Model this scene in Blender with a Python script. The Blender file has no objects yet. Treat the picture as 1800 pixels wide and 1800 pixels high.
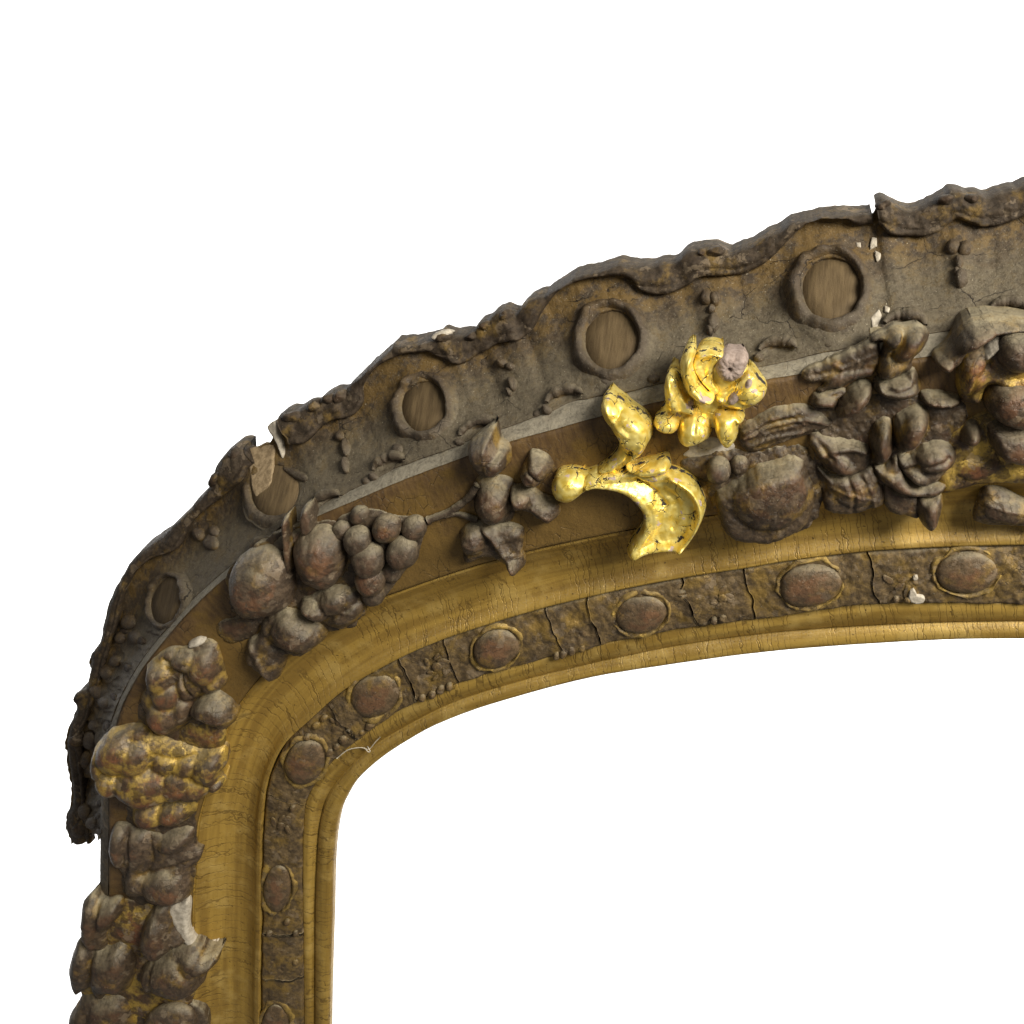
import bpy, math, random
import numpy as np
from mathutils import Vector, Matrix

random.seed(7)
rng = np.random.default_rng(11)
scene = bpy.context.scene
COL = scene.collection

# ------------------------------------------------------------------ camera, light, exposure
K = 0.00035                                   # metres per drawing unit (the frame's face is X-Z, front towards -Y)
CAM = np.array([330.0, 1070.0, 1800.0])       # camera in frame coordinates: right, up, out of the face
DIST = float(np.linalg.norm(CAM))
FOCAL = DIST
fwd = -CAM / DIST
right = np.cross(fwd, np.array([0.0, 1.0, 0.0])); right /= np.linalg.norm(right)
upv = np.cross(right, fwd)

def to_world(p):
    p = np.asarray(p, float)
    return np.stack([p[..., 0] * K, -p[..., 2] * K, p[..., 1] * K], -1)

def unproject(px, py, n):
    """point of the frame at height n over its back plane that the drawing shows at (px, py)"""
    px = np.asarray(px, float); py = np.asarray(py, float); n = np.asarray(n, float) + 0 * px
    d = fwd * FOCAL + right * (px[..., None] - 900) - upv * (py[..., None] - 900)
    t = (n - CAM[2]) / d[..., 2]
    return CAM + t[..., None] * d

def project(P):
    q = np.asarray(P) - CAM
    z = q @ fwd
    return 900 + FOCAL * (q @ right) / z, 900 - FOCAL * (q @ upv) / z

cam_data = bpy.data.cameras.new('camera')
cam = bpy.data.objects.new('camera', cam_data); COL.objects.link(cam)
def wv(v): return Vector((v[0], -v[2], v[1]))
rot = Matrix((wv(right), wv(upv), -wv(fwd))).transposed()
cam.matrix_world = Matrix.Translation(Vector(to_world(CAM))) @ rot.to_4x4()
cam_data.sensor_width = 36; cam_data.sensor_height = 36; cam_data.sensor_fit = 'HORIZONTAL'
cam_data.angle = 2 * math.atan(900 / FOCAL)
cam_data.clip_start = 0.01; cam_data.clip_end = 60
scene.camera = cam

world = bpy.data.worlds.new('World'); scene.world = world; world.use_nodes = True
bg = world.node_tree.nodes['Background']
bg.inputs['Color'].default_value = (1.0, 0.95, 0.87, 1); bg.inputs['Strength'].default_value = 0.18

def area(name, loc, target, sx, sy, power, color=(1, 1, 1)):
    l = bpy.data.lights.new(name, 'AREA'); l.shape = 'RECTANGLE'; l.size = sx; l.size_y = sy
    l.energy = power; l.color = color
    o = bpy.data.objects.new(name, l); COL.objects.link(o)
    o.location = loc
    o.rotation_euler = (Vector(target) - Vector(loc)).to_track_quat('-Z', 'Y').to_euler()
    return o
area('key_softbox', (1.22, -1.02, 1.35), (-0.05, 0.0, -0.05), 0.9, 0.8, 84, (1.0, 0.94, 0.82))
area('added_backdrop_lamp', (-1.45, 0.35, -1.15), (-1.45, 1.5, -1.15), 0.6, 3.8, 76)  # pair of unseen lamps, added only to lift the backdrop to full white
area('added_backdrop_lamp', (1.15, 0.35, -1.15), (1.15, 1.5, -1.15), 0.6, 3.8, 76)

scene.view_settings.view_transform = 'Standard'
scene.view_settings.look = 'None'
scene.view_settings.exposure = 0.0
scene.view_settings.gamma = 1.0
scene.view_settings.use_curve_mapping = False
scene.render.film_transparent = False

# ------------------------------------------------------------------ numeric helpers
def hash3(ix, iy, iz):
    h = (ix * 374761393 + iy * 668265263 + iz * 2147483647 + 1274126177) & 0xffffffff
    h = ((h ^ (h >> 13)) * 1274126177) & 0xffffffff
    h = ((h ^ (h >> 16)) * 2246822519) & 0xffffffff
    return ((h ^ (h >> 13)) & 0xffff) / 65535.0

def vnoise(x, y, seed=0):
    x = np.asarray(x, float); y = np.asarray(y, float)
    ix = np.floor(x).astype(np.int64); iy = np.floor(y).astype(np.int64)
    fx = x - ix; fy = y - iy
    fx = fx * fx * (3 - 2 * fx); fy = fy * fy * (3 - 2 * fy)
    a = hash3(ix, iy, seed); b = hash3(ix + 1, iy, seed); c = hash3(ix, iy + 1, seed); d = hash3(ix + 1, iy + 1, seed)
    return (a + (b - a) * fx) * (1 - fy) + (c + (d - c) * fx) * fy - 0.5

def fbm(x, y, scale, octs=4, seed=0):
    s = 0; a = 1.0; f = 1.0 / scale
    for o in range(octs):
        s = s + a * vnoise(x * f + 17.3 * o, y * f - 9.1 * o, seed + o); a *= 0.5; f *= 2.03
    return s

def catmull(pts, step=1.5, closed=False):
    P = np.asarray(pts, float)
    n = len(P); out = []
    rngi = range(n) if closed else range(n - 1)
    for i in rngi:
        p1 = P[i]; p2 = P[(i + 1) % n]
        p0 = P[(i - 1) % n] if (closed or i > 0) else 2 * p1 - p2
        p3 = P[(i + 2) % n] if (closed or i + 2 < n) else 2 * p2 - p1
        m = max(2, int(np.linalg.norm(p2 - p1) / step))
        # centripetal-like tangents keep the curve from overshooting at short chords
        L = np.linalg.norm(p2 - p1)
        t1 = (p2 - p0); t1 = t1 / (np.linalg.norm(t1) + 1e-9) * L
        t2 = (p3 - p1); t2 = t2 / (np.linalg.norm(t2) + 1e-9) * L
        t = np.arange(m) / m; t = t[:, None]
        out.append((2*t**3 - 3*t**2 + 1) * p1 + (t**3 - 2*t**2 + t) * t1 * .9 + (-2*t**3 + 3*t**2) * p2 + (t**3 - t**2) * t2 * .9)
    out = np.concatenate(out)
    if not closed: out = np.vstack([out, P[-1]])
    return out

def poly_sd(X, Y, poly):
    """signed distance to a closed polygon (positive inside) and the direction to the nearest outline point"""
    A = poly; B = np.roll(poly, -1, 0)
    best = np.full(X.shape, 1e18); gx = np.zeros(X.shape); gy = np.zeros(X.shape)
    inside = np.zeros(X.shape, bool)
    for (ax, ay), (bx, by) in zip(A, B):
        ex, ey = bx - ax, by - ay
        t = np.clip(((X - ax) * ex + (Y - ay) * ey) / (ex * ex + ey * ey + 1e-12), 0, 1)
        dx = ax + t * ex - X; dy = ay + t * ey - Y
        d2 = dx * dx + dy * dy
        m = d2 < best
        best = np.where(m, d2, best); gx = np.where(m, dx, gx); gy = np.where(m, dy, gy)
        c = ((ay > Y) != (by > Y)) & (X < (bx - ax) * (Y - ay) / (by - ay + 1e-12) + ax)
        inside ^= c
    d = np.sqrt(best)
    return np.where(inside, d, -d), gx, gy

def line_dist(X, Y, line):
    P = np.asarray(line, float)
    best = np.full(X.shape, 1e18)
    for (ax, ay), (bx, by) in zip(P[:-1], P[1:]):
        ex, ey = bx - ax, by - ay
        t = np.clip(((X - ax) * ex + (Y - ay) * ey) / (ex * ex + ey * ey + 1e-12), 0, 1)
        best = np.minimum(best, (ax + t * ex - X) ** 2 + (ay + t * ey - Y) ** 2)
    return np.sqrt(best)

def blur(a, r):
    for ax in (0, 1):
        p = np.pad(a, [(r + 1, r) if i == ax else (0, 0) for i in (0, 1)], mode='edge')
        c = np.cumsum(p, ax)
        sl1 = [slice(None)] * 2; sl2 = [slice(None)] * 2
        sl1[ax] = slice(2 * r + 1, None); sl2[ax] = slice(None, -(2 * r + 1))
        a = (c[tuple(sl1)] - c[tuple(sl2)]) / (2 * r + 1)
    return a

def make_mesh(name, P, faces, mat, parent, attrs=None, uv=None, smooth=True):
    me = bpy.data.meshes.new(name)
    me.from_pydata(to_world(P).tolist(), [], faces)
    if smooth: me.polygons.foreach_set('use_smooth', [True] * len(me.polygons))
    for k, v in (attrs or {}).items():
        a = me.attributes.new(k, 'FLOAT', 'POINT'); a.data.foreach_set('value', np.asarray(v, np.float32))
    if uv is not None:
        a = me.attributes.new('st', 'FLOAT_VECTOR', 'POINT')
        a.data.foreach_set('vector', np.column_stack([uv, np.zeros(len(uv))]).astype(np.float32).ravel())
    if uv is None and mat.name == 'dusty_ochre_panel':
        a = me.attributes.new('st', 'FLOAT_VECTOR', 'POINT'); q = panel_st(np.asarray(P))
        a.data.foreach_set('vector', np.column_stack([q, np.zeros(len(q))]).astype(np.float32).ravel())
    me.materials.append(mat)
    me.update()
    o = bpy.data.objects.new(name, me); COL.objects.link(o)
    if parent is not None: o.parent = parent
    return o

def grid_faces(nr, nc, wrap=False):
    f = []
    for i in range(nr - 1):
        for j in range(nc if wrap else nc - 1):
            j2 = (j + 1) % nc
            f.append((i * nc + j, i * nc + j2, (i + 1) * nc + j2, (i + 1) * nc + j))
    return f

# ------------------------------------------------------------------ materials
class NT:
    def __init__(self, name):
        self.m = bpy.data.materials.new(name); self.m.use_nodes = True
        self.t = self.m.node_tree; self.n = self.t.nodes; self.n.clear()
        self.out = self.n.new('ShaderNodeOutputMaterial')
        self.b = self.n.new('ShaderNodeBsdfPrincipled')
        self.t.links.new(self.b.outputs[0], self.out.inputs[0])
        tc = self.n.new('ShaderNodeTexCoord')
        mp = self.n.new('ShaderNodeMapping'); s = 1 / (K * 100); mp.inputs['Scale'].default_value = (s, s, s)
        self.t.links.new(tc.outputs['Object'], mp.inputs[0]); self.co = mp.outputs[0]
    def link(self, a, b): self.t.links.new(a, b)
    def setin(self, sock, v):
        if hasattr(v, 'links') or isinstance(v, bpy.types.NodeSocket): self.link(v, sock)
        else: sock.default_value = v
    def noise(self, scale, detail=4, rough=0.6, co=None, dist=0.0):
        n = self.n.new('ShaderNodeTexNoise'); n.inputs['Scale'].default_value = scale
        n.inputs['Detail'].default_value = detail; n.inputs['Roughness'].default_value = rough
        n.inputs['Distortion'].default_value = dist
        self.link(co or self.co, n.inputs['Vector']); return n.outputs['Fac']
    def noisecol(self, scale, co=None):
        n = self.n.new('ShaderNodeTexNoise'); n.inputs['Scale'].default_value = scale; n.inputs['Detail'].default_value = 3
        self.link(co or self.co, n.inputs['Vector']); return n.outputs['Color']
    def vor(self, scale, co=None, feature='DISTANCE_TO_EDGE'):
        n = self.n.new('ShaderNodeTexVoronoi'); n.feature = feature; n.inputs['Scale'].default_value = scale
        self.link(co or self.co, n.inputs['Vector']); return n.outputs['Distance']
    def math(self, op, a, b=0.0, c=None, clamp=False):
        n = self.n.new('ShaderNodeMath'); n.operation = op; n.use_clamp = clamp
        self.setin(n.inputs[0], a); self.setin(n.inputs[1], b)
        if c is not None: self.setin(n.inputs[2], c)
        return n.outputs[0]
    def ramp(self, v, lo, hi, a=0.0, b=1.0):
        n = self.n.new('ShaderNodeMapRange'); n.interpolation_type = 'SMOOTHSTEP'
        self.setin(n.inputs['Value'], v)
        n.inputs['From Min'].default_value = lo; n.inputs['From Max'].default_value = hi
        n.inputs['To Min'].default_value = a; n.inputs['To Max'].default_value = b
        return n.outputs[0]
    def mix(self, f, a, b):
        n = self.n.new('ShaderNodeMix'); n.data_type = 'RGBA'
        self.setin(n.inputs['Factor'], f)
        for s, v in ((n.inputs[6], a), (n.inputs[7], b)):
            if isinstance(v, bpy.types.NodeSocket): self.link(v, s)
            else: s.default_value = (*v, 1)
        return n.outputs[2]
    def attr(self, name, vec=False):
        n = self.n.new('ShaderNodeAttribute'); n.attribute_name = name
        return n.outputs['Vector' if vec else 'Fac']
    def vadd(self, a, b, scale=1.0):
        s = self.n.new('ShaderNodeVectorMath'); s.operation = 'SCALE'; self.link(b, s.inputs[0]); s.inputs['Scale'].default_value = scale
        n = self.n.new('ShaderNodeVectorMath'); n.operation = 'ADD'; self.link(a, n.inputs[0]); self.link(s.outputs[0], n.inputs[1])
        return n.outputs[0]
    def vmul(self, a, v):
        n = self.n.new('ShaderNodeVectorMath'); n.operation = 'MULTIPLY'; self.link(a, n.inputs[0]); n.inputs[1].default_value = v
        return n.outputs[0]
    def upness(self):
        g = self.n.new('ShaderNodeNewGeometry'); s = self.n.new('ShaderNodeSeparateXYZ')
        self.link(g.outputs['Normal'], s.inputs[0]); return s.outputs['Z']
    def bump(self, h, dist, strength=1.0, prev=None):
        n = self.n.new('ShaderNodeBump'); n.inputs['Strength'].default_value = strength
        n.inputs['Distance'].default_value = dist * K
        self.link(h, n.inputs['Height'])
        if prev is not None: self.link(prev, n.inputs['Normal'])
        return n.outputs[0]
    def finish(self, col, rough, metal=0.0, normal=None, spec=0.4):
        b = self.b
        if isinstance(col, bpy.types.NodeSocket): self.link(col, b.inputs['Base Color'])
        else: b.inputs['Base Color'].default_value = (*col, 1)
        self.setin(b.inputs['Roughness'], rough); self.setin(b.inputs['Metallic'], metal)
        b.inputs['Specular IOR Level'].default_value = spec
        if normal is not None: self.link(normal, b.inputs['Normal'])
        return self.m

DUST = (0.30, 0.262, 0.175)
def patina(name, dark, light, gold_amt=0.4, red_amt=0.3, dust=0.7, dust_lo=0.15, crack=5.0, crack_amt=0.6,
           gold=(0.36, 0.225, 0.045), red=(0.17, 0.065, 0.028), rough=0.55, flake=.35, dustcol=None, spec=.45):
    t = NT(name)
    n1 = t.noise(2.2, 5, .62); n2 = t.noise(9, 6, .68); n3 = t.noise(26, 6, .75)
    cvx = t.attr('cvx'); hgt = t.attr('hgt')
    col = t.mix(t.ramp(n2, .36, .66), dark, light)
    # worn gilding left in the hollows and in patches
    g = t.math('ADD', n1, t.math('MULTIPLY', cvx, -0.06))
    g = t.math('ADD', g, t.math('MULTIPLY', t.math('SUBTRACT', n2, .5), .22))
    gm = t.math('MULTIPLY', t.ramp(g, .56 - .22 * gold_amt, .78 - .22 * gold_amt), min(1, gold_amt * 1.6))
    col = t.mix(gm, col, gold)
    # bole showing through on the high spots
    r = t.math('ADD', t.math('MULTIPLY', hgt, .45), t.noise(3.1, 5, .6))
    rm = t.math('MULTIPLY', t.ramp(r, .80, 1.02), red_amt)
    col = t.mix(rm, col, red)
    # paint flaked off in little plates
    vf = t.n.new('ShaderNodeTexVoronoi'); vf.inputs['Scale'].default_value = 5.5
    t.link(t.vadd(t.co, t.noisecol(8), .14), vf.inputs['Vector'])
    sc_ = t.n.new('ShaderNodeSeparateColor'); t.link(vf.outputs['Color'], sc_.inputs[0])
    fk = t.math('MULTIPLY', t.ramp(sc_.outputs[0], .86, .875), t.ramp(t.noise(6, 3), .45, .52))
    fk = t.math('MULTIPLY', fk, flake)
    col = t.mix(fk, col, (.26, .20, .135))
    fd = t.math('MULTIPLY', t.ramp(sc_.outputs[1], .80, .815), flake)
    col = t.mix(fd, col, (.035, .024, .016))
    # grime
    col = t.mix(t.ramp(t.noise(20, 5, .7), .52, .72, 0, .6), col, (0.026, 0.019, 0.012))
    # cracks
    cc = t.vadd(t.co, t.noisecol(5), .16)
    cr = t.vor(crack, cc)
    cm = t.math('MULTIPLY', t.ramp(cr, 0.004, 0.022, 1, 0), t.ramp(t.noise(1.7, 2), .46, .60))
    cm = t.math('MULTIPLY', cm, crack_amt)
    col = t.mix(cm, col, (0.02, 0.014, 0.01))
    # dust lying on whatever faces up
    dm = t.math('MULTIPLY', t.ramp(t.upness(), dust_lo, dust_lo + .65), t.ramp(t.math('ADD', t.math('MULTIPLY', n3, .5), t.math('MULTIPLY', n2, .5)), .33, .6, .35, 1))
    dm = t.math('MULTIPLY', dm, t.ramp(cvx, -.6, .7, 1.0, .55))
    dm = t.math('MULTIPLY', dm, dust)
    col = t.mix(dm, col, dustcol or DUST)
    # pale flecks
    fl = t.math('MULTIPLY', t.ramp(t.noise(30, 3, .6), .70, .73), .7)
    col = t.mix(fl, col, (.45, .40, .30))
    nb = t.bump(n2, 2.2, .7); nb = t.bump(n3, 1.5, .9, nb); nb = t.bump(cm, -2.0, .8, nb); nb = t.bump(fk, -1.6, .8, nb)
    met = t.math('MULTIPLY', t.math('MULTIPLY', gm, .55), t.math('SUBTRACT', 1.0, dm))
    ro = t.math('ADD', t.math('MULTIPLY', dm, .3), t.ramp(n3, .3, .7, rough - .1, rough + .12), clamp=True)
    return t.finish(col, ro, met, nb, spec)

def band_mat(name):
    t = NT(name)
    st = t.attr('st', True); sep = t.n.new('ShaderNodeSeparateXYZ'); t.link(st, sep.inputs[0]); v = sep.outputs['Y']
    n1 = t.noise(2.0, 5, .6); n2 = t.noise(10, 6, .68); n3 = t.noise(28, 6, .75); gr = t.noise(1.0, 5, .6, t.vmul(st, (14.0, 2.0, 1)))
    col = t.mix(t.ramp(gr, .35, .65), (.075, .042, .016), (.125, .074, .026))
    gm = t.ramp(t.math('ADD', t.math('MULTIPLY', v, .26), n1), .58, .86)
    gm = t.math('MULTIPLY', t.math('ADD', gm, t.ramp(t.math('ADD', n1, t.math('MULTIPLY', t.math('SUBTRACT', n2, .5), .3)), .62, .70, 0, .5), clamp=True), .8)
    col = t.mix(t.math('MULTIPLY', gm, .8), col, (.215, .132, .032))
    col = t.mix(t.ramp(n3, .52, .72, 0, .6), col, (.035, .02, .008))
    d = t.vadd(st, t.noisecol(6, st), .08)
    vv = t.n.new('ShaderNodeTexVoronoi'); vv.feature = 'DISTANCE_TO_EDGE'; vv.inputs['Scale'].default_value = 7.0
    t.link(t.vmul(d, (1, .5, 1)), vv.inputs['Vector'])
    cm = t.math('MULTIPLY', t.ramp(vv.outputs['Distance'], .006, .03, 1, 0), t.ramp(t.noise(1.3, 2), .48, .6, 0, .7))
    col = t.mix(cm, col, (.03, .017, .006))
    nb = t.bump(n2, 2.0, .6); nb = t.bump(n3, 1.2, .7, nb); nb = t.bump(cm, -1.4, .8, nb)
    return t.finish(col, t.ramp(n3, .3, .7, .38, .6), t.math('MULTIPLY', gm, .35), nb, .45)

def gilded_wood(name, base=(.43, .275, .055), streak=(.31, .190, .036), pale=(.49, .34, .10), cross=.75, cross_freq=8.0, dust=.35):
    """bronze-gold paint on a run moulding: streaks along it, fine cracks across it"""
    t = NT(name)
    st = t.attr('st', True)
    stl = t.vmul(st, (.30, 5.0, 1)); s1 = t.noise(1.0, 4, .55, stl, .3)
    s2 = t.noise(1.0, 4, .6, t.vmul(st, (2.5, 28.0, 1)))
    n1 = t.noise(1.8, 5, .6); n3 = t.noise(40, 5, .7)
    col = t.mix(t.ramp(s1, .38, .62), streak, base)
    col = t.mix(t.ramp(n1, .48, .72, 0, .75), col, pale)
    col = t.mix(t.ramp(s2, .50, .72, 0, .35), col, streak)
    # specks of dirt
    sp = t.math('MULTIPLY', t.ramp(t.noise(17, 3, .6), .66, .70), .8)
    col = t.mix(sp, col, (.05, .028, .008))
    # cracks across
    d = t.vadd(st, t.noisecol(6, st), .10)
    v = t.n.new('ShaderNodeTexVoronoi'); v.feature = 'DISTANCE_TO_EDGE'; v.inputs['Scale'].default_value = cross_freq
    t.link(t.vmul(d, (1, .05, 1)), v.inputs['Vector'])
    cm = t.math('MULTIPLY', t.ramp(v.outputs['Distance'], .008, .05, 1, 0), t.ramp(t.noise(1.1, 2), .34, .56))
    cm = t.math('MULTIPLY', cm, cross * .75)
    col = t.mix(cm, col, (.10, .058, .013))
    dm = t.math('MULTIPLY', t.ramp(t.upness(), .0, .8), t.math('MULTIPLY', t.ramp(n3, .4, .65), dust))
    col = t.mix(dm, col, DUST)
    nb = t.bump(n1, 5.0, .5); nb = t.bump(s1, 1.0, .4, nb); nb = t.bump(n3, .8, .6, nb); nb = t.bump(cm, -1.4, .8, nb)
    return t.finish(col, t.ramp(n3, .3, .7, .38, .58), t.math('MULTIPLY', t.math('SUBTRACT', 1.0, dm), .35), nb, .5)

def gilt(name):
    """fresh bright leaf gilding, cracked, gesso and dark compo showing in patches, hollows darkened more"""
    t = NT(name)
    n1 = t.noise(4, 3, .5); n2 = t.noise(8, 4, .5); n3 = t.noise(50, 4, .6); cvx = t.attr('cvx')
    col = t.mix(t.ramp(n2, .35, .65), (.80, .58, .095), (.93, .77, .25))
    cc = t.vadd(t.co, t.noisecol(9), .12)
    cr = t.vor(3.4, cc); cr2 = t.vor(10, cc)
    cm = t.math('MULTIPLY', t.ramp(cr, .006, .028, 1, 0), t.ramp(t.noise(3, 2), .49, .58))
    cm2 = t.math('MULTIPLY', t.ramp(cr2, .006, .03, 1, 0), t.ramp(t.noise(4.2, 2), .56, .64))
    cm = t.math('MAXIMUM', cm, cm2)
    ge = t.ramp(t.math('ADD', t.noise(6.5, 4, .55), t.math('MULTIPLY', cvx, .02)), .645, .665)
    col = t.mix(ge, col, (.40, .31, .27))
    dk = t.ramp(t.math('ADD', t.noise(8.5, 4, .6), t.math('MULTIPLY', cvx, -.17)), .70, .725)  # random dark patches, pushed towards the crevices
    dk = t.math('MAXIMUM', dk, cm)
    col = t.mix(dk, col, (.028, .022, .022))
    bare = t.math('MAXIMUM', ge, dk)
    nb = t.bump(n1, 3, .4); nb = t.bump(n2, 1.4, .3, nb); nb = t.bump(n3, .35, .3, nb); nb = t.bump(dk, -2.0, .8, nb)
    met = t.math('MULTIPLY', t.math('SUBTRACT', 1.0, bare), .62)
    ro = t.math('ADD', t.ramp(n2, .3, .7, .34, .46), t.math('MULTIPLY', bare, .35))
    return t.finish(col, ro, met, nb, .5)

def plain(name, c1, c2, scale=8, rough=.8, bump=2.0, stretch=None):
    t = NT(name)
    co = t.vmul(t.co, stretch) if stretch else None
    n = t.noise(scale, 5, .65, co); n3 = t.noise(40, 4, .7)
    col = t.mix(t.ramp(n, .35, .65), c1, c2)
    col = t.mix(t.ramp(n3, .6, .75, 0, .5), col, tuple(x * .5 for x in c1))
    nb = t.bump(n, bump, .7); nb = t.bump(n3, .8, .7, nb)
    return t.finish(col, rough, 0, nb, .3)

def panel_mat(name):
    """outer slope: old ochre gilding near the lip, grey dust gathered towards the ledge"""
    t = NT(name)
    st = t.attr('st', True); sep = t.n.new('ShaderNodeSeparateXYZ'); t.link(st, sep.inputs[0]); v = sep.outputs['Y']
    n1 = t.noise(3, 5, .62); n2 = t.noise(11, 6, .68); n3 = t.noise(28, 6, .75)
    col = t.mix(t.ramp(n2, .36, .66), (.040, .027, .015), (.090, .062, .034))
    gm = t.ramp(t.math('ADD', t.math('ADD', n1, t.math('MULTIPLY', v, -.22)), t.math('MULTIPLY', t.math('SUBTRACT', n2, .5), .4)), .34, .52)
    gm = t.math('MULTIPLY', gm, .65)
    col = t.mix(gm, col, (.17, .102, .024))
    gr = t.ramp(t.math('ADD', v, t.math('MULTIPLY', t.math('SUBTRACT', n1, .5), .7)), .30, .72)
    gr = t.math('MULTIPLY', gr, t.ramp(t.math('ADD', t.math('MULTIPLY', n3, .6), t.math('MULTIPLY', n2, .4)), .36, .60, .25, 1))
    gr = t.math('MULTIPLY', gr, t.ramp(t.upness(), .05, .5, .12, 1.0))
    col = t.mix(t.math('MULTIPLY', gr, .85), col, (.140, .119, .080))
    col = t.mix(t.math('MULTIPLY', t.ramp(t.attr('cvx'), .05, .6), .62), col, (.066, .048, .034))
    col = t.mix(t.ramp(t.noise(22, 5, .75), .52, .72, 0, .5), col, (.028, .020, .013))
    col = t.mix(t.ramp(t.noise(34, 4, .8), .56, .70, 0, .55), col, (.26, .23, .17))
    cc = t.vadd(t.co, t.noisecol(4), .2)
    cm = t.math('MULTIPLY', t.ramp(t.vor(1.1, cc), .002, .007, 1, 0), t.ramp(t.noise(1.3, 2), .50, .58))
    col = t.mix(t.math('MULTIPLY', cm, .85), col, (.016, .011, .008))
    fl = t.math('MULTIPLY', t.ramp(t.noise(30, 3, .6), .68, .71), .7)
    col = t.mix(fl, col, (.42, .37, .27))
    nb = t.bump(n2, 3.5, .8); nb = t.bump(n3, 1.8, .9, nb); nb = t.bump(cm, -2, .8, nb)
    return t.finish(col, t.ramp(n3, .3, .7, .5, .75), t.math('MULTIPLY', gm, .3), nb, .4)

M_panel = panel_mat('dusty_ochre_panel')
M_lip = patina('dark_lip', (.028, .020, .013), (.066, .048, .032), .24, .08, .16, .65, rough=.62, spec=.22)
M_ring = patina('ring_brown', (.055, .039, .025), (.115, .083, .054), .20, .2, .65, .45, rough=.5)
M_ledge = patina('dusty_ledge', (.055, .041, .025), (.11, .085, .055), .20, .0, .95, .0, dustcol=(.34, .31, .24))
M_band = band_mat('brown_band')
M_leaf = patina('dark_leaf', (.036, .024, .0145), (.090, .062, .037), .36, .22, .9, .34, rough=.36)
M_leafgold = patina('worn_gilt_leaf', (.060, .036, .018), (.125, .075, .036), .70, .80, .50, .30, gold=(.56, .38, .085), rough=.34, flake=.6)
M_fruit = patina('red_brown_fruit', (.050, .034, .022), (.112, .078, .050), .24, .60, .75, .30, red=(.17, .075, .034), rough=.36, flake=.5)
M_cluster = patina('brown_gilt_cluster', (.055, .035, .020), (.115, .073, .040), .45, .75, .75, .25, gold=(.48, .32, .075), rough=.36, flake=.5)
M_grape = patina('dusty_grape', (.044, .031, .020), (.100, .074, .048), .06, .20, .9, .25, rough=.45)
M_bead = patina('bead_band_brown', (.070, .046, .020), (.155, .105, .048), .50, .10, .55, .30, 6, .6, gold=(.28, .18, .045))
M_egg = patina('egg_red', (.075, .050, .026), (.150, .098, .052), .35, .50, .85, .20, red=(.19, .085, .040), rough=.42)
M_eggrim = patina('egg_rim_gold', (.15, .095, .030), (.26, .175, .050), .75, .0, .4, .4, gold=(.40, .27, .07))
M_cove = gilded_wood('bronze_gold_cove', base=(.40, .255, .052), streak=(.275, .168, .033))
M_sight = gilded_wood('bronze_gold_sight', base=(.40, .258, .054), streak=(.26, .16, .03), cross=.85, cross_freq=8.5)
M_gilt = gilt('bright_leaf_gilding')
M_gesso = plain('bare_gesso', (.34, .30, .24), (.52, .47, .39), 9)
M_mauve = plain('mauve_gesso', (.25, .19, .16), (.36, .285, .25), 14, .75, 3.0)
M_wood = plain('bare_wood', (.080, .054, .026), (.125, .087, .043), 1.0, .75, 1.5, (13.0, 1.6, 1.6))
M_woodgrey = plain('aged_wood', (.16, .115, .065), (.28, .21, .125), 5, .8, 1.5, (3.0, 3.0, .35))
M_thread = plain('dust_thread', (.45, .41, .33), (.6, .55, .45))

# backdrop ---------------------------------------------------------
bt = NT('white_backdrop')
M_back = bt.finish((.9, .9, .9), .9, 0, None, .1)
bm_ = bpy.data.meshes.new('backdrop')
bm_.from_pydata([(-7, 1.5, -7), (7, 1.5, -7), (7, 1.5, 6), (-7, 1.5, 6)], [], [(0, 1, 2, 3)])
bm_.materials.append(M_back)
bo = bpy.data.objects.new('backdrop', bm_); COL.objects.link(bo); bo['kind'] = 'structure'

# ------------------------------------------------------------------ the frame
FR = bpy.data.objects.new('picture_frame', None); COL.objects.link(FR)
FR['label'] = 'antique arched gilt frame corner with worn brown garland and one freshly gilded flower'
FR['category'] = 'frame'

# run lines of the moulding, outside to inside (drawing coordinates)
A = [(2060,262),(2000,275),(1950,285),(1900,298),(1860,300),(1830,308),(1800,320),(1770,333),(1745,338),(1720,342),(1690,338),(1660,340),(1640,352),(1600,362),(1575,358),
     (1550,347),(1539,350),(1534,364),(1510,370),(1490,372),(1460,372),(1420,378),(1380,392),(1345,412),(1310,430),(1280,437),(1255,431),(1235,433),
     (1205,442),(1190,455),(1165,460),(1120,463),(1080,467),(1030,473),(1010,480),(985,497),(955,515),(925,535),(905,545),(890,542),(875,545),(855,562),
     (840,568),(830,583),(800,583),(775,579),(763,592),(735,595),(710,600),(690,612),(665,632),(640,655),(625,668),(605,684),(585,687),(565,698),(550,715),
     (520,721),(499,722),(490,735),(485,766),(465,775),(445,787),(435,781),(420,780),(405,788),(390,808),(380,835),(365,858),(350,873),(340,890),(310,920),(280,945),
     (260,958),(243,975),(228,998),(213,1020),(200,1055),(196,1075),(190,1100),(180,1122),(168,1140),(165,1170),(160,1200),(147,1208),(139,1220),(142,1235),
     (132,1255),(123,1290),(127,1330),(133,1370),(133,1400),(125,1440),(132,1470),(142,1484),(150,1500)]
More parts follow.
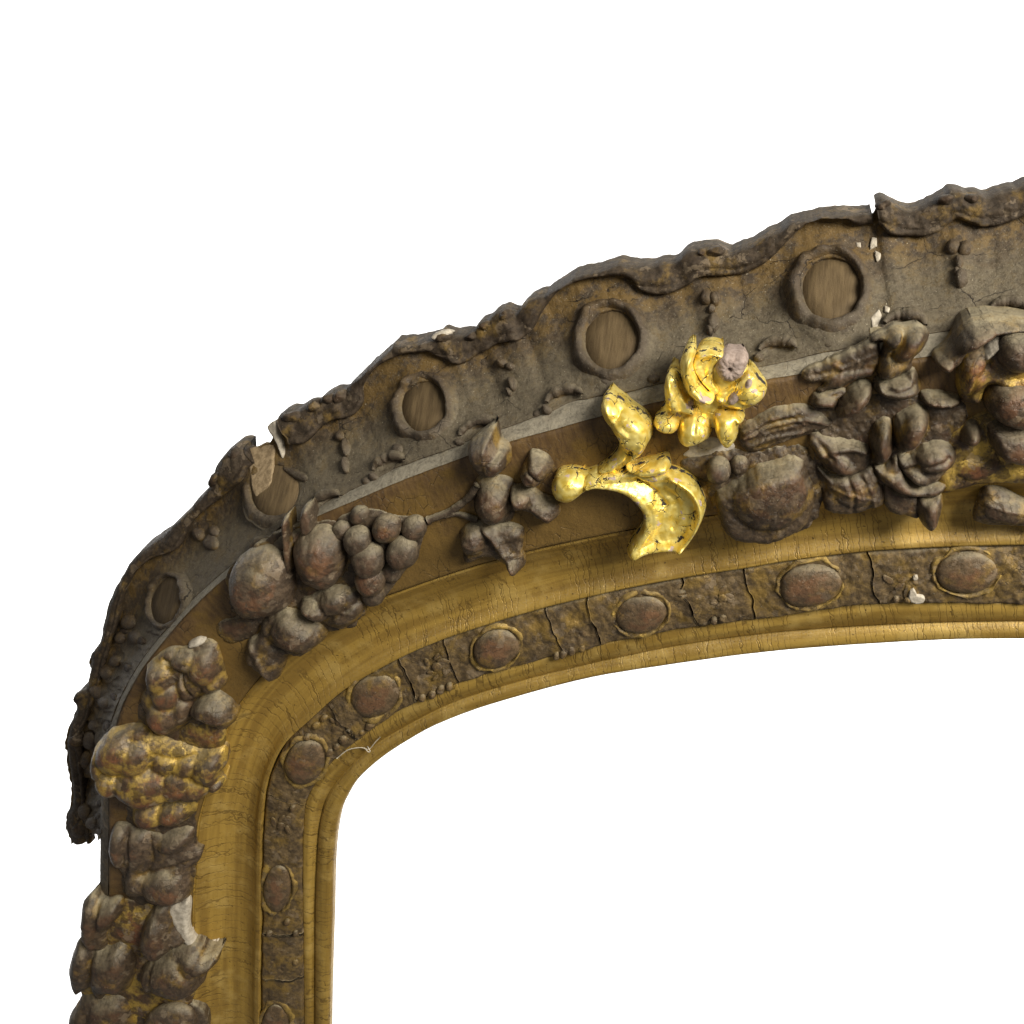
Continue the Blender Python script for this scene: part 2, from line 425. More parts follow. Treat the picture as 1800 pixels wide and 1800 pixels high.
Lp = [(2060,320),(1950,340),(1900,352),(1850,362),(1800,380),(1758,396),(1717,397),(1680,386),(1655,405),(1620,415),(1564,411),(1542,394),(1505,396),(1489,384),(1433,383),(1405,403),
      (1355,455),(1316,478),(1270,484),(1233,486),(1205,505),(1164,517),(1130,512),(1105,488),(1055,486),(992,503),(955,547),(938,578),(917,595),(880,603),
      (850,619),(811,639),(778,630),(753,617),(700,625),(661,647),(639,678),(640,705),(624,728),(583,739),(567,750),(542,775),(514,780),(497,775),(470,800),(440,822),
      (433,838),(400,867),(365,893),(339,919),(317,960),(269,980),(239,1005),(219,1047),(210,1090),(197,1130),(182,1190),(162,1250),(145,1290),(149,1340),(155,1400),(162,1440),(172,1500)]
Bc = [(2060,528),(1900,545),(1800,560),(1600,592),(1455,617),(1397,633),(1250,660),(1130,680),(1017,705),(900,748),(800,783),(717,815),(605,868),(540,905),(460,955),(385,1012),
      (322,1070),(275,1126),(240,1174),(208,1235),(188,1297),(180,1360),(176,1430),(175,1500),(174,1650),(173,1800),(172,2060)]
Cc = [(2060,572),(1900,590),(1800,603),(1600,632),(1411,658),(1347,668),(1200,697),(1055,733),(950,762),(900,776),(819,803),(700,848),(620,882),(553,911),(470,962),(392,1020),
      (330,1078),(283,1133),(247,1180),(215,1240),(197,1300),(191,1360),(190,1430),(190,1500),(189,1650),(188,1800),(187,2060)]
Dc = [(2060,828),(1900,838),(1800,845),(1690,853),(1560,862),(1430,880),(1270,905),(1110,933),(933,970),(818,1002),(700,1042),(640,1066),(560,1110),(500,1152),(455,1195),(420,1240),
      (395,1290),(376,1350),(360,1400),(347,1450),(340,1550),(337,1650),(335,1800),(333,2060)]
Ec = [(2060,946),(1900,949),(1800,953),(1670,957),(1533,964),(1400,980),(1300,996),(1200,1012),(1090,1033),(967,1062),(833,1102),(760,1128),(694,1158),(608,1208),(547,1261),
      (502,1305),(474,1361),(463,1419),(460,1489),(459,1600),(457,1750),(455,2060)]
Fc = [(2060,1068),(1900,1066),(1800,1064),(1644,1061),(1495,1066),(1400,1080),(1300,1094),(1200,1106),(1067,1133),(967,1158),(867,1184),(800,1206),(719,1240),(658,1280),(597,1328),
      (558,1372),(538,1411),(532,1460),(531,1517),(532,1650),(534,1787),(534,2060)]
Gc = [(2060,1099),(1900,1098),(1800,1096),(1622,1100),(1400,1112),(1300,1123),(1180,1141),(1067,1164),(930,1197),(800,1237),(713,1280),(660,1312),(619,1346),(585,1385),(569,1416),
      (559,1461),(555,1517),(552,1600),(552,1800),(552,2060)]
Hc = [(2060,1123),(1900,1122),(1800,1122),(1700,1123),(1600,1127),(1400,1140),(1300,1151),(1160,1170),(1033,1191),(867,1236),(769,1272),(715,1302),(672,1331),(630,1369),(611,1400),
      (599,1428),(591,1469),(587,1517),(585,1600),(582,1700),(580,1800),(577,2060)]
NA, NB, NCc, ND, NE, NF, NG, NH = -10.0, 140.0, 172.0, 168.0, 128.0, 126.0, 116.0, 112.0

# stations: rays that cut every run line once
STEP = 2.4
rays = []
for y in np.arange(2040, 1500, -STEP): rays.append((800, y, 180.0))
for a in np.arange(180, 115, -0.17): rays.append((800, 1500, a))
for x in np.arange(800, 2060, STEP): rays.append((x, 1500, 115 - 22 * (x - 800) / 1260))
rays = np.array(rays)
RO = rays[:, :2]; RD = np.stack([np.cos(np.radians(rays[:, 2])), -np.sin(np.radians(rays[:, 2]))], 1)

def cut(curve, outermost=False):
    P = catmull(curve, 2.0)
    out = np.full((len(RO), 2), np.nan)
    for i in range(len(RO)):
        q = P - RO[i]
        s = q[:, 0] * RD[i, 1] - q[:, 1] * RD[i, 0]
        a = q @ RD[i]
        k = np.where((s[:-1] * s[1:] <= 0) & (a[:-1] > 0))[0]
        if len(k) == 0: continue
        j = k[np.argmax(a[k])] if outermost else k[np.argmin(a[k])]
        f = s[j] / (s[j] - s[j + 1] + 1e-12)
        out[i] = P[j] + f * (P[j + 1] - P[j])
    return out
cA0 = cut(A, True); cL = cut(Lp); cB = cut(Bc); cC = cut(Cc); cD = cut(Dc); cE = cut(Ec); cF = cut(Fc); cG = cut(Gc); cH = cut(Hc)
arc = np.concatenate([[0], np.cumsum(np.linalg.norm(np.diff(np.nan_to_num(cE), axis=0), axis=1))])
NST = len(RO)
knob = fbm(arc, arc * 0, 17, 3, 66) * 5.0 + np.clip(fbm(arc, arc * 0, 34, 2, 67) - .12, 0, 1) * 16
cA = cA0 + RD * (knob[:, None] - 1.0)
def up(c, n): return unproject(c[:, 0], c[:, 1], n)

def loft(name, rows, mat, i0=0, i1=None, vs=None, parent=FR, disp=None, close_ends=False, wig=None):
    """rows: list of (N,3) arrays of frame points, one per line across the profile"""
    i1 = i1 or NST
    R = [r[i0:i1] for r in rows]
    P = np.stack(R, 1)                          # station, across, 3
    ns, nt = P.shape[:2]
    if wig is not None:
        tn = np.arange(nt)
        for sgn, sd_ in ((0, wig[0]), (-1, wig[1])):
            w = fbm(tn, tn * 0 + sd_ * 3.3, 11, 3, 500 + sd_) * 11
            m = min(10, ns // 3)
            for q in range(m):
                a_ = q if sgn == 0 else ns - 1 - q
                d_ = P[min(a_ + 1, ns - 1)] - P[max(a_ - 1, 0)]
                P[a_] += d_ / (np.linalg.norm(d_, axis=1, keepdims=True) + 1e-9) * w[:, None] * (1 - q / m)
    px, py = project(P)
    if disp is not None: P[..., 2] += disp(px, py)
    v = np.concatenate([[0], np.cumsum(np.linalg.norm(np.diff(P, axis=1), axis=2).mean(0))]) / 100 if vs is None else np.asarray(vs)
    uv = np.stack([np.repeat(arc[i0:i1, None] / 100, nt, 1), np.repeat(v[None], ns, 0)], -1).reshape(-1, 2)
    faces = grid_faces(ns, nt)
    if close_ends:
        faces.append(tuple(range(nt))); faces.append(tuple(range((ns - 1) * nt, ns * nt))[::-1])
    o = make_mesh(name, P.reshape(-1, 3), faces, mat, parent, uv=uv)
    return o, P

def lerp_rows(Pa, Pb, ts, nfun):
    """rows between two run lines, straight in plan, with the profile height given by nfun(t)"""
    rows = []
    for t in ts:
        r = Pa * (1 - t) + Pb * t
        r = r.copy(); r[:, 2] = nfun(t); rows.append(r)
    return rows

# --- outer slope ------------------------------------------------------------------
ok = np.where(~np.isnan(cA[:, 0]) & ~np.isnan(cL[:, 0]) & (cA[:, 1] < 1474))[0]
i_s0 = ok.min()
uC0 = up(cC, NCc); uA = up(cA, NA - 22); uL = up(cL, 20.0); uB = up(cB, NB)
ts = np.linspace(0, 1, 92)
RINGS = [(1462, 510, 50, 54, 33, 19, 0), (1077, 600, 46, 52, 30, 18, 0), (748, 716, 38, 44, 26, 16, 4), (296, 1056, 25, 41, 15, 11, 14)]
DROPS = [[(1676,437,13,15,9),(1694,440,12,14,9),(1686,463,9,12,6),(1690,492,11,17,9),(1682,480,6,8,5)],
         [(1243,524,11,13,7),(1258,527,10,13,8),(1252,545,7,8,6),(1255,570,11,17,9),(1249,582,7,10,6)],
         [(884,640,10,8,7),(899,646,8,7,6),(902,676,8,12,7),(896,690,5,7,4)],
         [(600,768,8,9,6),(610,788,7,16,6),(609,818,6,14,6)],
         [(372,955,12,14,6),(352,940,10,12,6),(378,935,8,10,5)],
         [(228,1092,12,14,7),(240,1120,9,12,5),(214,1120,8,11,6)],
         [(190,1180,10,14,7),(205,1162,8,10,5),(172,1215,8,12,6),(186,1235,8,10,6)],
         [(158,1300,8,16,6),(152,1335,7,14,6),(166,1275,7,9,5)], [(150,1425,9,14,7),(163,1445,8,10,6)]]
EYES = [(1368,616,36,17,-8),(1590,572,40,20,-2),(995,702,36,18,-18),(842,756,36,16,-24),(687,818,32,16,-24),(578,882,30,15,-28),(464,962,24,13,-35),(1775,548,38,18,0)]
FEET = [([(1425,578),(1450,572),(1480,575),(1500,580),(1485,598),(1470,612),(1452,612),(1440,598)], 8),
        ([(1055,668),(1085,660),(1120,662),(1140,670),(1120,684),(1095,692),(1075,690)], 8),
        ([(735,778),(765,768),(795,768),(805,778),(785,795),(760,806),(742,800)], 7)]
def swell(px, py):
    z = np.zeros(px.shape)
    for cx, cy, rx, ry, w, H, ang in RINGS + [(484, 862, 40, 44, 22, 10, 10)]:
        a = math.radians(ang); u = (px - cx) * math.cos(a) + (py - cy) * math.sin(a); v = -(px - cx) * math.sin(a) + (py - cy) * math.cos(a)
        d = (np.sqrt((u / rx) ** 2 + (v / ry) ** 2) - 1) * (rx + ry) / 2
        k = w / 30.0
        z += 10 * k * np.exp(-((d - 13 * k) / (21 * k)) ** 2) * np.clip((d + 1) / (7 * k), 0, 1)
    for d_ in DROPS:
        for x, y, rx, ry, H in d_: z += .55 * H * np.exp(-((px - x) / (rx * 1.5)) ** 2 - ((py - y) / (ry * 1.4)) ** 2)
    for x, y, rx, ry, a in EYES:
        ca, sa = math.cos(math.radians(a)), math.sin(math.radians(a))
        u = ((px - x) * ca + (py - y - 4) * sa) / rx; v = (-(px - x) * sa + (py - y - 4) * ca) / ry
        q = np.sqrt(u * u + v * v)
        z += 6 * np.exp(-((q - 1) / .38) ** 2) * np.clip(.6 - v, 0, 1) - 8 * np.exp(-((u - .15) / .62) ** 2 - (v / .55) ** 2)
    for pts, h in FEET:
        c = np.mean(pts, 0); z += 6 * np.exp(-((px - c[0]) / 42) ** 2 - ((py - c[1]) / 20) ** 2)
    return z
slope_rows = lerp_rows(uA, uB, ts, lambda t: NA + (NB - NA) * (t ** 1.75))
def slope_disp(px, py):
    f = np.clip((ts * 0 + 1 - ts) / .06, 0, 1)[None, :65] if False else 1.0
    left = np.clip((py - 1075) / 90, 0, 1)
    rough = (np.abs(fbm(px, py, 26, 4, 15)) * -26 + 6) * left
    return fbm(px, py, 46, 4, 3) * 3.0 + fbm(px, py, 11, 4, 5) * 1.6 + rough + swell(px, py)
under = uB + (uC0 - uB) * .8; under[:, 2] = NB - 22; slope_rows.append(under)
slope_o, slopeP = loft('outer_slope_panel', slope_rows, M_panel, i_s0, None, vs=np.append(ts, 1.02), disp=slope_disp)
P0 = np.stack([r[i_s0:] for r in slope_rows], 1)
spx, spy = project(P0); SP = P0.reshape(-1, 3); SPX = np.stack([spx.ravel(), spy.ravel()], 1)
SPV = np.tile(np.append(ts, 1.02), len(P0))
from mathutils.kdtree import KDTree
kd = KDTree(len(SPX) // 5 + 1)
for k_ in range(0, len(SPX), 5): kd.insert((SPX[k_, 0], SPX[k_, 1], 0), k_)
kd.balance()
def panel_st(P):
    x, y = project(P); out = np.zeros((len(P), 2))
    for i in range(len(P)):
        k_ = kd.find((x[i], y[i], 0))[1]; out[i] = (x[i] / 100, SPV[k_])
    return out

# --- ledge and flat band ------------------------------------------------------------
uC = up(cC, NCc); uD = up(cD, ND); uE = up(cE, NE); uF = up(cF, NF); uG = up(cG, NG); uH = up(cH, NH)
tl = np.linspace(0, 1, 16)
rows = lerp_rows(uB, uC, tl, lambda t: NB - 2 + (NCc - NB) * (t ** .8) + 1.5 * math.sin(math.pi * t))
rows[0][:, 2] -= 14
loft('dusty_ledge', rows, M_ledge, disp=lambda px, py: fbm(px, py, 20, 3, 8) * 1.6)
tb = np.linspace(0, 1, 60)
def band_n(t):
    return NCc + 1.2 - 5 * (1 - min(1, t / .03)) ** 2 + (ND - NCc) * t + 3 * math.sin(math.pi * t) - (6 * ((t - .97) / .03) ** 2 if t > .97 else 0)
rows = lerp_rows(uC, uD, tb, band_n)
low = rows[0].copy(); low[:, 2] -= 20; rows = [low] + rows
loft('flat_band', rows, M_band, disp=lambda px, py: fbm(px, py, 30, 4, 12) * 1.6)

# --- gilded cove -------------------------------------------------------------------
tc_ = np.linspace(0, 1, 48)
def cove_n(t):
    if t < .06: return ND - 8 + 2.5 * math.sin(math.pi * t / .06)
    x = (t - .06) / .94
    base = (ND - 8) + (NE + 6 - ND + 8) * x
    return base - 26 * math.sin(math.pi * x) ** .9 + 4 * math.exp(-((x - .93) / .06) ** 2)
rows = lerp_rows(uD, uE, tc_, cove_n)
top = rows[0].copy(); top[:, 2] += 6
end = rows[-1].copy(); end[:, 2] -= 40
loft('gilded_cove', [top] + rows + [end], M_cove, disp=lambda px, py: fbm(px, py, 60, 3, 21) * 1.3)

# --- bead band in its cracked lengths -------------------------------------------------
breaks = [(1906,1006),(1532,1020),(1316,1046),(1208,1062),(1040,1092),(974,1108),(792,1162),(716,1196),(604,1270),(512,1408),(496,1640),(494,1722),(494,1880)]
mid = (cE + cF) / 2
bidx = sorted({0, NST - 1} | {int(np.argmin(((mid - b) ** 2).sum(1))) for b in breaks})
tw = np.linspace(0, 1, 34)
def bead_n(t, dz):
    e = min(t, 1 - t)
    n = NE + 2 + (NF - NE) * t + dz + 4.5 * math.sin(math.pi * t)
    if e < .05: n -= 5 * (1 - e / .05) ** 2
    return n
def in_edge(a, b, f): return a + (b - a) * f
uE2 = in_edge(uE, uF, .035)
def bead_disp(px, py):
    return fbm(px, py, 26, 4, 31) * 5.5 + fbm(px, py, 7, 3, 33) * 1.8
for j, (a, b) in enumerate(zip(bidx[:-1], bidx[1:])):
    dz = rng.uniform(-2.2, 2.2); g = 1 if b - a > 6 else 0
    rows = lerp_rows(uE2, uF, tw, lambda t: bead_n(t, dz))
    w = fbm(arc, arc * 0, 14, 3, 40 + j)[:, None] * 3.0
    for q in (-1, -2, -3): rows[q] = rows[q] + (uF - uE2) / 118 * w * (1 + q * .25)
    lo0 = rows[0].copy(); lo0[:, 2] -= 28; lo1 = rows[-1].copy(); lo1[:, 2] -= 16
    loft('bead_band_length', [lo0] + rows + [lo1], M_bead, a + 1, b + 1, disp=bead_disp, close_ends=True, wig=(j, j + 1))
rows = lerp_rows(uE, uF, np.linspace(-.02, 1, 6), lambda t: NE - 26)
loft('channel_bed', rows, M_wood)

# --- sight moulding ----------------------------------------------------------------
tg = np.linspace(0, 1, 16)
rows = lerp_rows(uF, uG, tg, lambda t: NF - 5 + (NG - NF) * t + 5.5 * math.sin(math.pi * min(1, t * 1.04)) - (5 if t > .96 else 0))
rows2 = lerp_rows(uG, uH, tg, lambda t: NG - 6 + 11 * math.sin(math.pi * (.04 + .78 * t)) ** .7 - (6 * ((t - .8) / .2) ** 2 if t > .8 else 0))
wall = [rows2[-1].copy() for _ in range(4)]
for q, wr in enumerate(wall): wr[:, 2] -= (3, 8, 14, 18)[q]
back = wall[-1] + (uF - uH) * .5; back[:, 2] = wall[-1][:, 2]
first = rows[0].copy(); first[:, 2] -= 40
loft('sight_moulding', [first] + rows + rows2[1:] + wall + [back], M_sight, disp=lambda px, py: fbm(px, py, 70, 3, 51) * 1.2)

# --- back of the carcass -----------------------------------------------------------
rows = []
for (c, n) in ((uB + (uB - uC) * .2, 118), (uB, -30), (uF, -30), (uF, 92)):
    r = c.copy(); r[:, 2] = n; rows.append(r)
loft('wooden_carcass', rows, M_woodgrey)

# --- scalloped lip -----------------------------------------------------------------
def lip(i0, i1, name='scalloped_lip'):
    oc = up(cA, NA - 9)
    inn = unproject(cL[:, 0], cL[:, 1], 12.0)
    width = np.linalg.norm(oc - inn, axis=1)
    # height of the slope under the inner edge of the lip
    W = np.linalg.norm((uA - uB)[:, :2], axis=1)
    tt = np.clip(np.linalg.norm((uA - inn)[:, :2], axis=1) / W, 0, 1)
    n_in = NA + (NB - NA) * tt ** 1.75
    inn = unproject(cL[:, 0], cL[:, 1], n_in + 3)
    n_out = NA + 6
    wide = np.clip((width - 36) / 34, 0, 1)
    sharp = fbm(arc, arc * 0, 22, 3, 61)
    rows = []
    prof = np.linspace(0, 1, 30)
    for t in prof:
        r = inn * (1 - t * .965) + oc * t * .965
        r = r.copy()
        bn = n_in * (1 - t) + n_out * t
        bead = 21 * np.sqrt(max(0, 1 - ((t - .17) / .19) ** 2)) if abs(t - .17) < .19 else 0
        body_w = 17 * math.sin(math.pi * min(1, max(0, (t - .28) / .80) * .78 + .22)) if t > .28 else 0
        body_n = 13 * math.sqrt(max(0, 1 - (2 * t / 1.02 - 1) ** 2))
        lowin = -6 * (1 - min(1, t / .05))
        r[:, 2] = bn + wide * np.maximum(bead, body_w) + (1 - wide) * body_n + lowin + sharp * 3 * math.sin(math.pi * t)
        rows.append(r)
    r1 = oc.copy(); r1[:, 2] = n_out - 7 + sharp * 3
    r2 = oc.copy(); r2[:, 2] = NA - 12
    r3 = oc * .93 + inn * .07; r3[:, 2] = NA - 45
    rows += [r1, r2, r3]
    o, P = loft(name, rows, M_lip, i0, i1, disp=lambda px, py: fbm(px, py, 30, 4, 71) * 5.5 + fbm(px, py, 6, 2, 73) * 1.4, close_ends=True)
    return o
def st_near(c, p): return int(np.nanargmin(((c - np.array(p)) ** 2).sum(1)))
k_tear = st_near(cA, (1536, 358)); k_b0 = st_near(cA, (494, 730)); k_b1 = st_near(cA, (437, 783))
lip(i_s0, k_b1); lip(k_b0, k_tear - 1); lip(k_tear + 1, NST)

# ------------------------------------------------------------------ mappings for the ornaments
def on_plane(n0, nmid):
    def f(px, py, h):
        P = unproject(px, py, np.full(np.shape(px), nmid)); P = P.copy(); P[..., 2] = n0 + h
        return P
    return f
BAND = 171.0
def band_map(H, n0=BAND): return on_plane(n0, n0 + H * .55)
def patch_map(cx, cy, rad, SPX_, SP_):
    d2 = (SPX_[:, 0] - cx) ** 2 + (SPX_[:, 1] - cy) ** 2
    m = d2 < max(rad, 14) ** 2
    X = SPX_[m] - (cx, cy); Q = np.column_stack([np.ones(len(X)), X])
    co, *_ = np.linalg.lstsq(Q, SP_[m], rcond=None)
    N = np.cross(co[1], co[2]); N /= np.linalg.norm(N)
    if N[2] < 0: N = -N
    def f(px, py, h):
        dx = np.asarray(px, float) - cx; dy = np.asarray(py, float) - cy
        return co[0] + dx[..., None] * co[1] + dy[..., None] * co[2] + np.asarray(h, float)[..., None] * N
    return f
def slope_map(cx, cy, rad=30): return patch_map(cx, cy, rad, SPX, SP)

# ------------------------------------------------------------------ ornament builders
def relief(name, outline, H, mat, e0=8, R=22, bumps=(), ridges=(), n0=BAND, mapf=None, g=2.3, noise=1.3, skirt=24,
           dish=0, parent=FR, seed=0, rag=1.2, edge=10.0, crease=0.7, full=False, closed_smooth=True, scale=1.0):
    poly = catmull(outline, 5.0, True) if closed_smooth else np.asarray(outline, float)
    if rag:
        c = poly.mean(0); dv = poly - c; L = np.linalg.norm(dv, axis=1, keepdims=True)
        poly = poly + dv / (L + 1e-6) * (fbm(poly[:, 0], poly[:, 1], 9, 3, 90 + seed)[:, None] * rag * 2)
    x0, y0 = poly.min(0) - 2 * g; x1, y1 = poly.max(0) + 2 * g
    xs = np.arange(x0, x1, g); ys = np.arange(y0, y1, g)
    X, Y = np.meshgrid(xs, ys)
    sd, gx, gy = poly_sd(X, Y, poly)
    ny, nx = X.shape
    keep = sd > -.45 * g
    fk = keep[:-1, :-1] & keep[1:, :-1] & keep[:-1, 1:] & keep[1:, 1:]
    idx = np.arange(ny * nx).reshape(ny, nx)
    I, J = np.where(fk)
    quads = np.stack([idx[I, J], idx[I + 1, J], idx[I + 1, J + 1], idx[I, J + 1]], 1)
    ed = {}
    for q in quads:
        for a, b in zip(q, np.roll(q, -1)):
            if (b, a) in ed: del ed[(b, a)]
            else: ed[(a, b)] = 1
    bv = np.unique(np.array(list(ed.keys())).ravel())
    Xf = X.ravel().copy(); Yf = Y.ravel().copy()
    Xf[bv] += gx.ravel()[bv]; Yf[bv] += gy.ravel()[bv]
    d = np.maximum(sd, 0); d.ravel()[bv] = 0
    x = np.clip(d / R, 0, 1)
    if not full and H > 9: e0 = e0 * .55; edge = min(edge, 7)
    puff = np.sqrt(1 - (1 - x) ** 2) if full else (x * (2 - x)) ** .78
    h = e0 + (H - e0) * puff - dish * np.clip((d - R * .35) / R, 0, 1) ** 1.0
    fade = np.clip(d / 7, 0, 1)
    B = np.zeros_like(h)
    for b in bumps:
        bx, by, rx, ry, ang, bh = b
        ca, sa = math.cos(math.radians(ang)), math.sin(math.radians(ang))
        wx = fbm(X, Y, 18, 2, 77) * 5; wy = fbm(X, Y, 18, 2, 79) * 5
        u = ((X + wx - bx) * ca + (Y + wy - by) * sa) / rx; v = (-(X + wx - bx) * sa + (Y + wy - by) * ca) / ry
        q2 = u * u + v * v
        hb = 1.35 * bh * np.maximum(0, 1 - q2) ** .68
        B = np.maximum(B, hb)
    B = .75 * B + .25 * blur(B, 1)
    h = h + B * (.35 + .65 * fade)
    for ln, w, rh in ridges:
        dl = line_dist(X, Y, catmull(ln, 6) if len(ln) > 2 else ln)
        h = h + rh * np.exp(-(dl / w) ** 2) * fade
    h = h + fbm(X, Y, 22, 4, 100 + seed) * noise * 1.5 * (.4 + .6 * fade) + fbm(X, Y, 6, 2, 120 + seed) * noise * .6
    fz = fbm(X + seed * 31, Y, 44, 3, 140 + seed)
    h = h - crease * np.exp(-(fz / .035) ** 2) * fade
    fz = fbm(X, Y + seed * 17, 20, 3, 150 + seed)
    h = h - crease * .5 * np.exp(-(fz / .05) ** 2) * fade
    cv = np.clip((h - blur(h, 5)) / 4, -1.5, 1.5)
    hg = np.clip((h - e0) / (max(H, h.max()) - e0 + 1e-6), 0, 1)
    mf = mapf or band_map(H, n0)
    used = np.unique(quads); remap = -np.ones(ny * nx, int); remap[used] = np.arange(len(used))
    hv = h.ravel()[used]
    P = mf(Xf[used], Yf[used], hv)
    faces = [tuple(remap[list(q)]) for q in quads]
    # skirt down into the ground
    nb = len(used); sk = {v: nb + k for k, v in enumerate(bv)}
    # a thin edge, undercut, then down to the ground further in
    hb = h.ravel()[bv]; ins = min(9.0, .35 * d.max() + 1)
    X0 = X.ravel()[bv]; Y0 = Y.ravel()[bv]; s0 = np.where(sd.ravel()[bv] > 0, 1.0, -1.0)
    gl_ = np.hypot(gx.ravel()[bv], gy.ravel()[bv]) + 1e-6
    inx = -gx.ravel()[bv] / gl_ * s0; iny = -gy.ravel()[bv] / gl_ * s0
    thick = np.minimum(hb + 3, edge)
    P1 = mf(Xf[bv] + inx * .6, Yf[bv] + iny * .6, hb - thick)
    P2 = mf(Xf[bv] + inx * ins, Yf[bv] + iny * ins, np.full(len(bv), -float(skirt)))
    m1 = len(bv)
    for (a, b) in ed.keys():
        faces.append((remap[b], remap[a], sk[a], sk[b])); faces.append((sk[b], sk[a], sk[a] + m1, sk[b] + m1))
    P = np.vstack([P, P1, P2])
    attrs = {'hgt': np.concatenate([hg.ravel()[used], np.zeros(2 * m1)]), 'cvx': np.concatenate([cv.ravel()[used], np.full(2 * m1, -.5)])}
    # orientation: make faces look outward
    a, b, c = P[faces[0][0]], P[faces[0][1]], P[faces[0][2]]
    if np.cross(b - a, c - a)[2] > 0: pass
    else: faces = [f[::-1] for f in faces]
    return make_mesh(name, P, faces, mat, parent, attrs)

def blob(name, cx, cy, rx, ry, ang, H, mat, mapf=None, n0=BAND, parent=FR, seed=0, lump=.06, deep=.55, rings=14, segs=26, b0=None):
    """rounded berry or egg: a dome that curls under itself"""
    mf = mapf or on_plane(n0, n0 + H * .5)
    ph = np.linspace(0, math.pi * (.5 + .5 * deep), rings); th = np.linspace(0, 2 * math.pi, segs, endpoint=False)
    PH, TH = np.meshgrid(ph, th, indexing='ij')
    lx = np.sin(PH) * np.cos(TH); ly = np.sin(PH) * np.sin(TH)
    nz = 1 + lump * 2 * (fbm(lx * 10 + seed * 7.7, ly * 10 + np.cos(PH) * 6, 9, 3, 200 + seed))
    ca, sa = math.cos(math.radians(ang)), math.sin(math.radians(ang))
    X = cx + (lx * rx * ca - ly * ry * sa) * nz; Y = cy + (lx * rx * sa + ly * ry * ca) * nz
    if b0 is None: b0 = .45 if deep > .4 else .06
    h = H * (b0 + (1 - b0) * np.cos(PH) * nz) + fbm(X, Y, 11, 3, 210 + seed) * min(3.0, H * .07)
    P = mf(X, Y, h).reshape(-1, 3)
    f = [q[::-1] for q in grid_faces(rings, segs, True)]
    a, b, c = P[f[segs * 2][0]], P[f[segs * 2][1]], P[f[segs * 2][2]]
    if np.cross(b - a, c - a)[2] < 0: f = [q[::-1] for q in f]
    return make_mesh(name, P, f, mat, parent, {'hgt': np.clip(np.cos(PH), 0, 1).ravel(), 'cvx': np.cos(PH).ravel() * .8})

def ring(name, cx, cy, rx, ry, w, H, ang, mat, mapf, parent=FR, seed=0, a0=0, a1=360, lumps=.16, floor=-3, breakup=0, soft=False):
    """oval ring: rx, ry are the hole's radii, w the width of its roll"""
    full = a1 - a0 >= 360
    th = np.radians(np.linspace(a0, a1, 72, endpoint=not full)); s = np.linspace(-.06, 1.06, 16)
    TH, S = np.meshgrid(th, s, indexing='ij')
    ww = w * (1 + lumps * 2.4 * fbm(np.cos(TH) * 40, np.sin(TH) * 40, 16, 3, 300 + seed)) * (1 + .10 * np.cos(TH - 2.5))
    ca, sa = math.cos(math.radians(ang)), math.sin(math.radians(ang))
    ex = (rx + ww * S) * np.cos(TH); ey = (ry + ww * S) * np.sin(TH)
    X = cx + ex * ca - ey * sa; Y = cy + ex * sa + ey * ca
    Sc = np.clip(S, 0, 1)
    prof = np.where(Sc < .34, np.sqrt(np.maximum(0, 1 - (1 - Sc / .34) ** 2)), np.cos((Sc - .34) / .66 * math.pi / 2) ** 1.2) if soft else np.sqrt(np.maximum(0, 1 - (2 * Sc - 1) ** 2))
    h = floor + (H - floor) * prof * (1 + .5 * fbm(np.cos(TH) * 40, np.sin(TH) * 40, 14, 3, 320 + seed)) + fbm(X, Y, 7, 3, 330 + seed) * 2.0 * prof
    if not full: h = h * np.clip(np.minimum(TH - th[0], th[-1] - TH) / .25, 0, 1) ** .5 + floor * 0
    if breakup: h = h - breakup * np.clip(fbm(np.cos(TH) * 40, np.sin(TH) * 40, 20, 3, 350 + seed) + .12, 0, 1) * 8
    P = mapf(X, Y, h).reshape(-1, 3)
    nr, nc = TH.shape
    f = grid_faces(nr, nc)
    if full: f += [((nr - 1) * nc + j, (nr - 1) * nc + j + 1, j + 1, j) for j in range(nc - 1)]
    a, b, c = P[f[8][0]], P[f[8][1]], P[f[8][2]]
    if np.cross(b - a, c - a)[2] < 0: f = [q[::-1] for q in f]
    return make_mesh(name, P, f, mat, parent, {'hgt': prof.ravel(), 'cvx': (prof * 2 - 1).ravel() * .7})

def disc(name, cx, cy, rx, ry, ang, h, mat, mapf, parent):
    th = np.linspace(0, 2 * math.pi, 40, endpoint=False); ca, sa = math.cos(math.radians(ang)), math.sin(math.radians(ang))
    pts = [(cx, cy, h)]; f = []
    X = [cx]; Y = [cy]; Hh = [h]
    for r, hh in ((.5, h), (1.0, h), (1.04, h - 6)):
        for t in th:
            ex, ey = rx * r * math.cos(t), ry * r * math.sin(t)
            X.append(cx + ex * ca - ey * sa); Y.append(cy + ex * sa + ey * ca); Hh.append(hh)
    P = mapf(np.array(X), np.array(Y), np.array(Hh))
    n = 40
    for j in range(n): f.append((0, 1 + j, 1 + (j + 1) % n))
    for k in range(2):
        for j in range(n): f.append((1 + k * n + j, 1 + (k + 1) * n + j, 1 + (k + 1) * n + (j + 1) % n, 1 + k * n + (j + 1) % n))
    a, b, c = P[f[0][0]], P[f[0][1]], P[f[0][2]]
    if np.cross(b - a, c - a)[2] < 0: f = [q[::-1] for q in f]
    return make_mesh(name, P, f, mat, parent)

